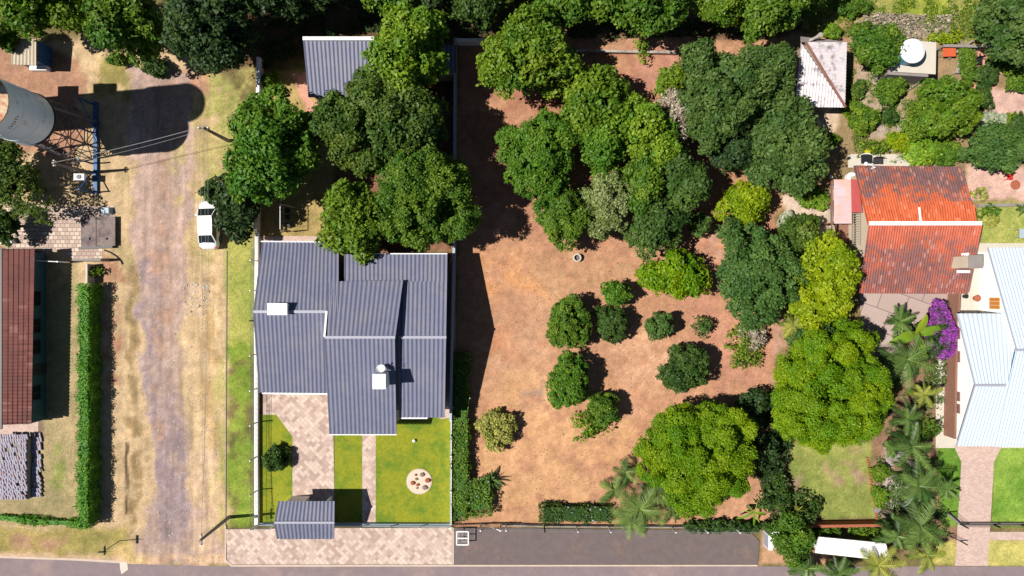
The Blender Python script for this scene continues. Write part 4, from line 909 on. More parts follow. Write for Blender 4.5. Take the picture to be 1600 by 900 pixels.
# chimney of red house
t = MB(); q = P(1524, 409, 6.2)
t.box((q.x, q.y, 3.2), (1.0, .95, 6.0)); co = t.build('chimney', M['cream'], rh); t = MB(); t.box((q.x, q.y, 6.24), (1.12, 1.08, .08)); t.build('chimney_cap', M['greyconc'], co)
t = MB(); t.tube([(q.x+.1, q.y+.72, 4.2), (q.x+.7, q.y+.72, 4.3)], .16, 10); t.build('pipe', M['white'], co); t = MB(); t.tube([(q.x-.6, q.y-.75, 4.9), (q.x+.4, q.y-.75, 4.9)], .13, 10); t.build('pipe', M['white'], co)
# awning, pergola, deck
aw = thing('awning', P(1320, 315).to_tuple(), 'pale pink translucent awning roof on the west side of the red tiled house', 'awning')
mb = MB(); a, b, c_, d = P(1303, 281, 2.7), P(1330, 281, 2.95), P(1331, 349, 2.95), P(1303, 349, 2.7); mb.hexa([v-Vector((0, 0, .04)) for v in (d, c_, b, a)], [d, c_, b, a]); mb.build('panel', M['pinkpoly'], aw)
mb = MB()
for i in range(6):
    u = i/5; p0, p1 = lerp(a, d, u), lerp(b, c_, u); bar(mb, p0+Vector((0, 0, .03)), p1+Vector((0, 0, .03)), .05, .05)
mb.build('rafter', M['pinkpoly'], aw)
mb = MB(); a, b, c_, d = P(1330, 280, 3.05), P(1340, 280, 3.1), P(1348, 332, 3.1), P(1331, 332, 3.05); mb.hexa([v-Vector((0, 0, .05)) for v in (d, c_, b, a)], [d, c_, b, a]); mb.build('flashing', M['redpoly'], aw)
for y in (283, 315, 347): q = P(1305, y, 2.6); mb = MB(); mb.box((q.x, q.y, 1.3), (.1, .1, 2.6)); mb.build('post', M['deck'], aw)
a, b = P(1300.5, 281, 2.7), P(1300.5, 382, 2.7); mb = MB(); mb.box((a.x, (a.y+b.y)/2, 2.6), (.1, a.y-b.y, .18)); mb.build('beam', M['deck'], aw)
a, b = P(1303, 351), P(1334, 384); mb = MB()
for i in range(12): mb.box(((a.x+b.x)/2, a.y-(a.y-b.y)*(i+.5)/12, .2), (b.x-a.x, (a.y-b.y)/12-.012, .36))
tag(mb.build('deck', M['deck'], None, ((a.x+b.x)/2, a.y, 0)), 'brown timber deck below the pink awning of the red tiled house', 'deck')
pg = thing('pergola', P(1340, 352).to_tuple(), 'small slatted timber pergola between the deck and the red tiled roof', 'pergola')
for i in range(14): a, b = P(1332, 330+i*3.9, 2.6), P(1345.5, 330+i*3.9, 2.6); mb = MB(); bar(mb, a, b, .06, .09); mb.build('slat', M['wood'], pg)
for xx in (1332.5, 1345): a, b = P(xx, 329, 2.5), P(xx, 383, 2.5); mb = MB(); mb.box((a.x, (a.y+b.y)/2, 2.5), (.08, a.y-b.y, .12)); mb.build('beam', M['wood'], pg); [mb.build for _ in ()]
for xx, yy in ((1332.5, 382), (1345, 382)): q = P(xx, yy, 2.4); mb = MB(); mb.box((q.x, q.y, 1.2), (.09, .09, 2.4)); mb.build('post', M['wood'], pg)
pf = thing('picket_fence', P(1294, 350).to_tuple(), 'cream picket fence on the west side of the deck', 'fence')
pts = [P(1292, 322), P(1294, 352), P(1302, 374)]
mb = MB()
for a, b in zip(pts[:-1], pts[1:]):
    nn = int((b-a).length/.16)
    for i in range(nn+1): q = lerp(a, b, i/nn); mb.box((q.x, q.y, .5), (.05, .09, 1.0), 0)
mb.build('picket', M['paleconc'], pf); mb = MB()
for a, b in zip(pts[:-1], pts[1:]): bar(mb, (a.x+.05, a.y, .75), (b.x+.05, b.y, .75), .04, .08); bar(mb, (a.x+.05, a.y, .3), (b.x+.05, b.y, .3), .04, .08)
mb.build('rail', M['paleconc'], pf)
# lamp post and little things beside it
t = thing('lamp_post', P(1332, 276).to_tuple(), 'white lamp post leaning in view at the corner of the red tiled house', 'lamp post')
b = P(1331, 274); e = P(1310, 242, 3.8); mb = MB(); mb.tube([(b.x, b.y, 0), (b.x-.02, b.y+.02, 3.9)], [.13, .06], 10); mb.build('pole', M['white'], t)
mb = MB(); mb.tube([(b.x, b.y, 3.85), (b.x-.35, b.y+.2, 4.0), (b.x-.7, b.y+.3, 3.95)], .03); mb.build('arm', M['white'], t); mb = MB(); mb.blob((b.x-.75, b.y+.32, 3.9), (.17, .17, .1), 2, jit=.02); mb.build('lamp_head', M['white'], t)
q = P(1327, 278); mb = MB(); mb.lathe(q, [(.42, 0), (.45, .5), (.3, .7), (.05, .75)], 20); tag(mb.build('water_jar', M['white'], None, q), 'round white container at the foot of the lamp post', 'container')
q = P(1296, 277); mb = MB(); mb.lathe(q, [(.1, 0), (.16, .3), (.12, .45)], 12); tag(mb.build('bucket', M['white'], None, q), 'small white bucket in shade left of the lamp post', 'bucket')
q = P(1286, 263); mb = MB(); mb.hexa([(q.x-.4, q.y-.3, 0), (q.x+.4, q.y-.2, 0), (q.x+.4, q.y+.3, 0), (q.x-.35, q.y+.25, 0)], [(q.x-.3, q.y-.2, .35), (q.x+.3, q.y-.1, .3), (q.x+.25, q.y+.2, .4), (q.x-.25, q.y+.2, .3)]); tag(mb.build('tarpaulin', M['steelblue'], None, q), 'small blue tarpaulin bundle under the round tree near the lamp post', 'tarpaulin')
for i, (x, y, w_, d_, m_, l) in enumerate(((1346, 250, .55, .75, 'black', 'dark chair with white trim on the pale terrace, leftmost of the pair'), (1354, 250, .35, .7, 'black', 'narrow black bin between the two chairs on the pale terrace'), (1367, 253, .8, .5, 'darksteel', 'dark low bench on the pale terrace, furthest right'))):
    q = P(x, y); t = thing('chair' if i == 0 else ('bin' if i == 1 else 'bench'), (q.x, q.y, .06), l, ('chair', 'bin', 'bench')[i])
    mb = MB(); mb.box((q.x, q.y, .5), (w_, d_, .08)); mb.build('seat' if i != 1 else 'lid', M[m_], t)
    mb = MB(); [mb.box((q.x+sx*w_*.4, q.y+sy*d_*.4, .26), (.06, .06, .4)) for sx in (-1, 1) for sy in (-1, 1)]; mb.build('legs', M['white'], t)
    if i != 1: mb = MB(); mb.box((q.x, q.y+d_/2, .75), (w_, .06, .5)); mb.build('backrest', M['white'] if i == 0 else M['black'], t)
q = P(1354, 237); mb = MB(); mb.blob((q.x, q.y, .25), (.3, .25, .25), 5, jit=.05); tag(mb.build('ball', M['yellow'], None, (q.x, q.y, 0)), 'bright yellow ball in the plants above the pale terrace', 'ball')
q = P(1391, 234); mb = MB(); mb.lathe(q, [(.16, 0), (.24, .4), (.2, .42), (.14, .2)], 16); tag(mb.build('flower_pot', M['concrete'], None, q), 'grey flower pot among the plants above the pale terrace', 'flower pot')
q = P(1573, 277); t = thing('garden_chair', q.to_tuple(), 'red plastic garden chair on the pink gravel', 'chair')
mb = MB(); mb.box((q.x, q.y, .42), (.5, .5, .05)); mb.build('seat', M['redplastic'], t); mb = MB(); mb.box((q.x-.02, q.y+.27, .68), (.5, .05, .5), .1); mb.build('backrest', M['redplastic'], t)
for sx in (-1, 1):
    for sy in (-1, 1): mb = MB(); mb.tube([(q.x+sx*.28, q.y+sy*.28, 0), (q.x+sx*.2, q.y+sy*.2, .42)], .03, 6); mb.build('leg', M['redplastic'], t)
q = P(1586, 289); mb = MB(); mb.lathe(q, [(.42, 0), (.42, .08), (.36, .09), (.36, .05), (.2, .05)], 28); tag(mb.build('fire_pit', M['terracotta'], None, q), 'round brown drain cover on the pink gravel near the red chair', 'cover')

# ------------------------------------------------------------------ right: white house
wh = thing('house', P(1560, 590).to_tuple(), 'white walled house with pale blue-white metal roof on the right edge', 'house')
WR = dict(pitch=.27, amp=.055, seg=6)
mb = MB(); corr(mb, P(1588, 547, 6.3), P(1760, 547, 6.3), P(1543, 387, 3.2), P(1715, 387, 3.2), **WR); mb.build('roof', M['whitemetal'], wh)
mb = MB(); corr(mb, P(1588, 547, 6.3), P(1760, 547, 6.3), P(1553, 698, 3.2), P(1715, 698, 3.2), **WR); mb.build('roof', M['whitemetal'], wh)
mb = MB(); corr(mb, P(1523, 602, 5.2), P(1590, 602, 5.2), P(1495, 490, 3.0), P(1590, 490, 3.0), **WR); mb.build('roof', M['whitemetal'], wh)
mb = MB(); corr(mb, P(1523, 602, 5.2), P(1590, 602, 5.2), P(1494, 697, 3.1), P(1562, 697, 3.1), **WR); mb.build('roof', M['whitemetal'], wh)
mb = MB(); bar(mb, P(1588, 547, 6.38), P(1760, 547, 6.38), .2, .04); bar(mb, P(1523, 602, 5.28), P(1572, 602, 5.28), .2, .04)
mb.build('ridge_cap', M['greytrim'], wh)
mb = MB(); bar(mb, P(1588, 547, 6.33), P(1543, 387, 3.24), .05, .06); bar(mb, P(1523, 602, 5.23), P(1495, 490, 3.04), .05, .06); bar(mb, P(1523, 602, 5.23), P(1494, 697, 3.14), .05, .06); mb.build('verge', M['greytrim'], wh)
xw1 = P(1479, 0).x; xw2 = P(1530, 0).x; f_ = lambda y, h: P(0, y, h).y
mb = MB(); gable_x(mb, xw1, 46.5, [(f_(694, 3), 0), (f_(494, 3), 0), (f_(494, 3), 2.85), (f_(602, 5.2), 4.95), (f_(694, 3), 2.9)])
gable_x(mb, xw2, 58, [(f_(690, 3), 0), (f_(391, 3), 0), (f_(391, 3), 3.05), (f_(547, 6.3), 6.05), (f_(690, 3), 3.05)]); mb.build('wall', M['whitewall'], wh)
for yy in (521, 557, 619, 638): window(wh, (xw1-.005, P(0, yy, 1.5).y, 1.3), .9 if yy < 600 else .75, 1.1, 'x-', M['deck'], M['winglass'])
t = MB(); q = P(1547, 474, 2.0)
for j in range(3): t.box((xw2-.04, q.y+.33-j*.33, 2.0), (.08, .3, 1.2))
t.build('shutter', M['orange'], wh)
q = P(1479, 505, 0)
q = P(1523, 466); mb = MB(); mb.lathe(q, [(.2, 0), (.3, .4), (.26, .42), (.2, .3)], 14); tag(mb.build('flower_pot', M['terracotta'], None, q), 'terracotta pot by the white wall, near the orange shutters', 'flower pot')
q = P(1506, 463); mb = MB(); mb.lathe(q, [(.16, 0), (.2, .35), (.16, .36)], 14); tag(mb.build('flower_pot', M['black'], None, q), 'dark pot on the cream yard between the two houses', 'flower pot')
# ------------------------------------------------------------------ old hipped shed
hsd = thing('shed', P(1280, 120).to_tuple(), 'old shed with stained pale fibre roof and rusty diagonal ridge', 'shed')
ap = P(1258, 66, 3.7); ne, se, sw, nw = P(1323, 66, 3.0), P(1320, 168, 2.8), P(1242, 167, 2.7), P(1251, 66, 3.6)
def tri_ribs(mb, A, B, C, pitch, amp, n_rib):   # ribs run parallel to A->B, apex C ; strips built as narrow slats
    pass
def ribbed_tri(mb, O, U, V, pitch, amp, seg=4):
    """triangle O, O+U, O+U+V... ribs along V direction; at fraction u the rib reaches u of V"""
    O, U, V = Vector(O), Vector(U), Vector(V); n = int(U.length/pitch); K = n*seg; nrm = U.cross(V).normalized(); nrm = nrm if nrm.z > 0 else -nrm
    vs = []; fs = []
    for i in range(K+1):
        u = i/K; h = nrm*(amp*(math.cos(2*PI*i/seg)+1)/2); vs += [O+U*u+h, O+U*u+V*u+h]
    for i in range(K): a = 2*i; fs.append((a, a+2, a+3, a+1))
    mb.add(vs, fs)
mb = MB(); ribbed_tri(mb, se, ne-se, ap-ne, .0, .06) if False else None
# east plane: ribs run east-west between the hip line ap->se and the east edge ne->se
ribbed_tri(mb, se, ne-se, (ap-ne), .26, .06); mb.build('roof', M['oldtin'], hsd)
mb = MB(); ribbed_tri(mb, se, sw-se, (nw-sw), .26, .06); mb.build('roof', M['oldtin'], hsd)
mb = MB(); a, b, c_, d = P(1251, 57, 3.2), P(1322, 65, 2.95), ne+Vector((0, 0, .03)), nw+Vector((0, 0, .03)); mb.hexa([v-Vector((0, 0, .05)) for v in (d, c_, b, a)], [d, c_, b, a]); mb.build('roof', M['greyconc'], hsd)
mb = MB(); bar(mb, ap+Vector((0, 0, .1)), se+Vector((0, 0, .12)), .19, .07); mb.build('ridge_cap', M['rust'], hsd)
mb = MB(); lo = [sw+Vector((.4, .3, -2.6)), se+Vector((-.4, .3, -2.7)), ne+Vector((-.4, -.1, -2.9)), nw+Vector((.4, -.1, -3.4))]
lo = [Vector((v.x, v.y, 0)) for v in lo]; hi = [Vector((lo[0].x, lo[0].y, 2.55)), Vector((lo[1].x, lo[1].y, 2.65)), Vector((lo[2].x, lo[2].y, 2.85)), Vector((lo[3].x, lo[3].y, 2.95))]; mb.hexa(lo, hi); mb.build('wall', M['wood'], hsd)
mb = MB(); q = P(1279, 57, 3.7); mb.tube([(q.x-.7, q.y-.3, 3.5), (q.x, q.y, 4.0)], .12, 10); mb.tube([(q.x, q.y, 2.9), (q.x, q.y, 4.1)], .2, 14); mb.build('flue', M['concrete'], hsd)
# water tank on concrete slab
st = thing('tank_stand', P(1430, 92).to_tuple(), 'square concrete roof slab carrying the white water tank', 'stand')
a, b, c_, d = P(1397, 112, 2.4), P(1462, 116, 2.4), P(1463, 66, 2.4), P(1408, 62, 2.4)
mb = MB(); mb.hexa([v-Vector((0, 0, .15)) for v in (a, b, c_, d)], [a, b, c_, d]); mb.build('slab', M['paleconc'], st)
mb = MB(); mb.hexa([Vector((v.x*.985, v.y*.99, 0)) for v in (a, b, c_, d)], [Vector((v.x*.985, v.y*.99, 2.25)) for v in (a, b, c_, d)]); mb.build('wall', M['greyconc'], st)
q = P(1427, 79, 3.75); tkk = thing('water_tank', (q.x, q.y, 2.4), 'round water tank with white lid and blue sides on the concrete slab', 'water tank')
mb = MB(); mb.lathe((q.x-.02, q.y, 0), [(.82, 2.41), (.98, 3.6)], 40); mb.build('body', M['bluelid'], tkk)
mb = MB(); mb.lathe((q.x, q.y, 0), [(1.03, 3.6), (1.03, 3.68), (.75, 3.8), (.3, 3.9), (.08, 3.92)], 40); mb.build('lid', M['greylid'], tkk)
# garden odds and ends, top right
t = thing('wheelbarrow', P(1476, 85).to_tuple(), 'orange wheelbarrow beside the concrete slab of the water tank', 'wheelbarrow'); q = P(1476, 85)
mb = MB(); mb.hexa([(q.x-.35, q.y-.25, .3), (q.x+.35, q.y-.25, .3), (q.x+.35, q.y+.25, .3), (q.x-.35, q.y+.25, .3)], [(q.x-.55, q.y-.42, .62), (q.x+.6, q.y-.38, .62), (q.x+.6, q.y+.38, .62), (q.x-.55, q.y+.42, .62)]); mb.build('tray', M['orangeplastic'], t)
mb = MB(); mb.tube([(q.x+.75, q.y-.05, .2), (q.x+.75, q.y+.05, .2)], .2, 16); mb.build('wheel', M['rubber'], t)
mb = MB(); [mb.tube([(q.x+.75, q.y+s*.06, .22), (q.x-.3, q.y+s*.25, .35), (q.x-1.0, q.y+s*.3, .6)], .025, 6) for s in (-1, 1)]; mb.build('handle', M['wood'], t)
q = P(1525, 98); t = thing('garden_chair', q.to_tuple(), 'dark folding chair on the reddish ground of the top right garden', 'chair')
mb = MB(); mb.box((q.x, q.y, .4), (.55, .55, .1)); mb.build('seat', M['black'], t); mb = MB(); mb.box((q.x+.02, q.y+.3, .65), (.55, .07, .5)); mb.build('backrest', M['black'], t)
mb = MB(); [mb.box((q.x+sx*.24, q.y+sy*.24, .18), (.04, .04, .35)) for sx in (-1, 1) for sy in (-1, 1)]; mb.build('legs', M['darksteel'], t)
for i, (p0, p1, r, l) in enumerate((((1480, 92), (1515, 66), .16, 'pale forked dead trunk lying behind the orange wheelbarrow'), ((1492, 116), (1500, 80), .2, 'grey weathered log leaning below the forked dead trunk'), ((1486, 116), (1499, 115), .07, 'short grey plank across the foot of the leaning log'),
    ((1405, 142), (1432, 122), .1, 'longest pale plank in the timber heap south of the tank slab'), ((1410, 148), (1430, 132), .08, 'lower pale plank in the timber heap south of the tank slab'), ((1416, 124), (1430, 121), .14, 'short thick plank nearest the tank slab'), ((1526, 138), (1560, 100), .09, 'thin grey branch on the ground right of the dark folding chair'))):
    a, b = P(*p0), P(*p1); mb = MB(); mb.tube([(a.x, a.y, r), lerp((a.x, a.y, r+.08), (b.x, b.y, r+.12), .5)+Vector((.03, .05, 0)), (b.x, b.y, r+.3)], [r, r*.9, r*.7], 8)
    if i == 0: c0 = lerp(a, b, .6); mb.tube([(c0.x, c0.y, .3), (c0.x-.4, c0.y+.6, .6)], [.1, .06], 6)
    tag(mb.build('log', M['wood'], None, (a.x, a.y, 0)), l, 'log', 'timber lying in the top right garden')
t = thing('garden_bench', P(1594, 366).to_tuple(), 'grey metal table frame on the back lawn at the right edge', 'table'); q = P(1596, 366)
mb = MB(); mb.box((q.x, q.y, .75), (1.5, .8, .05)); mb.build('table_top', M['bluewhite'], t)
for sx in (-1, 1):
    for sy in (-1, 1): mb = MB(); mb.box((q.x+sx*.68, q.y+sy*.34, .37), (.05, .05, .72)); mb.build('leg', M['steel'], t)
# white flat canopy and cabinet at the lower right street edge
cn = thing('gate_canopy', P(1330, 850).to_tuple(), 'long white flat canopy over the street gate among the palms', 'canopy')
a, b, c_, d = P(1274, 864, 2.3), P(1392, 877, 2.3), P(1384, 849, 2.3), P(1280, 839, 2.3)
mb = MB(); mb.hexa([v-Vector((0, 0, .18)) for v in (a, b, c_, d)], [a, b, c_, d]); mb.build('roof', M['white'], cn)
for x, y in ((1282, 858), (1380, 868), (1340, 862)): q = P(x, y, 2.0); mb = MB(); mb.box((q.x, q.y, 1.06), (.3, .3, 2.1)); mb.build('post', M['white'], cn)
q = P(1205, 848, 1.3); t = thing('meter_cabinet', (q.x, q.y, 0), 'tall white meter cabinet on bare soil by the street bush', 'cabinet')
mb = MB(); mb.box((q.x, q.y, .7), (.45, 1.3, 1.3)); mb.build('box', M['white'], t); mb = MB(); mb.box((q.x-.24, q.y, .7), (.03, 1.1, 1.1)); mb.build('door', M['greytrim'], t)
# ------------------------------------------------------------------ vegetation
def leaf_mesh(name, pos, nrm, size, tint, m, asp=.62, up=None):
    """one small bent leaf blade (quad) per point"""
    N_ = len(pos); r = RNG.normal(size=(N_, 3)) if up is None else up
    u = np.cross(nrm, r); u /= np.linalg.norm(u, axis=1, keepdims=True)+1e-9
    v = np.cross(nrm, u); s = size[:, None]
    a = pos-u*s*.5; b = pos+v*s*.5*asp+u*s*.05; c = pos+u*s*.5-nrm*s*.12; d = pos-v*s*.5*asp+u*s*.05
    co = np.stack([a, b, c, d], 1).reshape(-1, 3).astype(np.float32)
    me = bpy.data.meshes.new(name); me.vertices.add(4*N_); me.vertices.foreach_set('co', co.reshape(-1))
    me.loops.add(4*N_); me.loops.foreach_set('vertex_index', np.arange(4*N_, dtype=np.int32))
    me.polygons.add(N_); me.polygons.foreach_set('loop_start', np.arange(N_, dtype=np.int32)*4); me.update(calc_edges=True)
    at = me.attributes.new('tint', 'FLOAT', 'POINT'); at.data.foreach_set('value', np.repeat(tint, 4).astype(np.float32))
    me.materials.append(m); o = bpy.data.objects.new(name, me); COL.objects.link(o); return o
# style: leaf size, clump radius, coverage, jitter of leaf direction, lumpiness of outline, flatness
ST = {
 'broad': (.30, .78, 1.9, .75, .14, 1.0), 'mid': (.25, .66, 2.0, .75, .12, 1.0), 'fine': (.19, .60, 2.2, .8, .10, 1.0),
 'feather': (.14, .60, 2.7, .7, .10, .62), 'bush': (.20, .36, 2.3, .7, .08, 1.0), 'loose': (.21, .36, .55, 1.0, .26, .9), 'twig': (.20, .45, .9, 1.2, .18, .9),
 'small': (.17, .28, 2.0, .8, .14, 1.0), 'tuft': (.30, .70, 2.0, .5, .16, 1.0),
}
def crown_points(a, b, c, style, rng, zc):
    ls, cr, cov, jit, lump, flat = ST[style]
    a_, b_, c_ = a, b, c
    cr = min(cr, .55*min(a, b)); nC = int(max(7, 3.4*(a*b)/(cr*cr)*.95)); nC = min(nC, 260)
    ph = rng.uniform(0, 2*PI, 4); k = rng.uniform(.6, 1.3, 4)
    th = rng.uniform(0, 2*PI, nC); cz = rng.uniform(-.55, 1, nC); rad = rng.uniform(.62, 1.0, nC)**.6
    rr = np.sqrt(np.maximum(0, 1-cz**2)); out = 1+lump*(k[0]*np.sin(2*th+ph[0])+k[1]*np.sin(3*th+ph[1])+k[2]*np.sin(5*th+ph[2])*.7)
    ic = np.where(np.arange(nC) % 3 == 0, rng.uniform(.75, 1.0, nC), rad)
    C_ = np.stack([(a_-cr*.6)*rr*np.cos(th)*out*ic, (b_-cr*.6)*rr*np.sin(th)*out*ic, (c_-cr*.3)*cz*ic*(.85+.15*out)], 1)
    R_ = cr*rng.uniform(.5, 1.5, nC)
    AN = rng.uniform(.72, 1.3, (nC, 3))*np.array([1, 1, .85])
    per = np.maximum(12, (cov*4*PI*R_**2*.75/(ls*ls*.5))).astype(int)
    idx = np.repeat(np.arange(nC), per); n = len(idx)
    d = rng.normal(size=(n, 3)); d[:, 2] = np.where(d[:, 2] < -.35*np.abs(d[:, 0]), -d[:, 2]*.6, d[:, 2]); d /= np.linalg.norm(d, axis=1, keepdims=True)
    shell = rng.uniform(.6, 1.08, n)**.7
    p = C_[idx]+d*(R_[idx][:, None]*AN[idx])*shell[:, None]
    wob = np.stack([np.sin(p[:, 1]*4.1/cr*.6+ph[0])+np.sin(p[:, 2]*5.3/cr*.6+ph[1]), np.sin(p[:, 0]*4.7/cr*.6+ph[2])+np.sin(p[:, 2]*3.9/cr*.6+ph[3]), np.sin(p[:, 0]*3.3/cr+ph[1])+np.sin(p[:, 1]*3.7/cr+ph[2])], 1)
    p = p+wob*cr*.13+rng.normal(size=(n, 3))*cr*.13
    keep = np.ones(n, bool)
    for s in range(0, n, 4000):
        q = p[s:s+4000]; D = np.linalg.norm(q[:, None, :]-C_[None], axis=2)/R_[None]; D[np.arange(len(q)), idx[s:s+4000]] = 9
        keep[s:s+4000] = D.min(1) > .45
    gap = np.sin(p[:, 0]*2.3/cr*.6+ph[1])+np.sin(p[:, 1]*2.7/cr*.6+ph[2])+.7*np.sin((p[:, 0]+p[:, 1])*4.9/cr*.6+ph[3])+.5*np.sin((p[:, 0]-p[:, 1])*7.1/cr*.6+ph[0])
    keep &= ~((gap > 1.75) & (rng.random(n) < .85))
    p = p[keep]; d = d[keep]; idx = idx[keep]; n = len(p)
    nr = d+rng.normal(size=(n, 3))*jit*.85+np.array([0, 0, .45]); nr /= np.linalg.norm(nr, axis=1, keepdims=True)
    sz = ls*rng.uniform(.5, 1.5, n); tint = np.clip(.5+rng.normal(size=nC)*.3, 0, 1)[idx]
    return p, nr, sz, tint, C_, R_
TREES = []
def tree(cx, cy, rx, ry, H, base, style, lm, label, name='tree', cat='tree', group=None, seed=None, core=True, extra=None, trunk=True):
    """crown outline centred on photo pixel (cx, cy) with pixel radii; H metres high"""
    seed = seed if seed is not None else int(cx*7+cy*13)
    rng = np.random.default_rng(seed); hc = base+(H-base)*.42; c0 = P(cx, cy, hc); k = (1-hc/HCAM)/PPM
    g_ = .985 if rx > 50 else .95; a, b = rx*k*g_, ry*k*g_; c = (H-base)*.55
    root = thing(name, (c0.x, c0.y, 0), label, cat, group)
    global RNG
    RNG = rng
    p, nr, sz, tint, C_, R_ = crown_points(a, b, c, style, rng, hc)
    o = leaf_mesh('crown' if cat != 'shrub' else 'foliage', p, nr, sz, tint, LM[lm]); o.parent = root; o.location = (0, 0, hc)
    p2 = o.data
    if core and style != 'loose':      # inner foliage that closes the middle of the crown
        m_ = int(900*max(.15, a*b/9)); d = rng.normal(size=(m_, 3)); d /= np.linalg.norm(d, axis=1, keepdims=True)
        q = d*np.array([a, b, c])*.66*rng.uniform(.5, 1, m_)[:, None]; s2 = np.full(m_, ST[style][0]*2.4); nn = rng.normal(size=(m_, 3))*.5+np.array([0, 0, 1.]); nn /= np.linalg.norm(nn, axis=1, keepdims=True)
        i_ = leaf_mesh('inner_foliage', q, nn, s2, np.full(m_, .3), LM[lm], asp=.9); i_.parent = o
    if trunk:
        mb = MB(); tr = max(.035, min(.28, H*.026)); top = hc-c*.1
        lean = Vector((rng.uniform(-.2, .2), rng.uniform(-.2, .2), 0))
        mb.tube([(c0.x, c0.y, -.02), Vector((c0.x, c0.y, top*.55))+lean*.6, Vector((c0.x, c0.y, top))+lean], [tr*1.35, tr, tr*.55], 8)
        for j in rng.choice(len(C_), min(len(C_), 7), replace=False):
            e = Vector((c0.x+C_[j][0]*.85, c0.y+C_[j][1]*.85, hc+C_[j][2]*.8)); s_ = Vector((c0.x, c0.y, max(.15, top*.5)))+lean*.5
            mid = lerp(s_, e, .5)+Vector((0, 0, .15*(e-s_).length*.3)); mb.tube([s_, mid, e], [tr*.55, tr*.35, tr*.12], 6)
        mb.build('trunk' if cat != 'shrub' else 'stem', M['bark'], root, smooth=True)
    if extra: extra(root, C_, R_, hc, rng)
    return root
GT = 'trees on and around the lots'
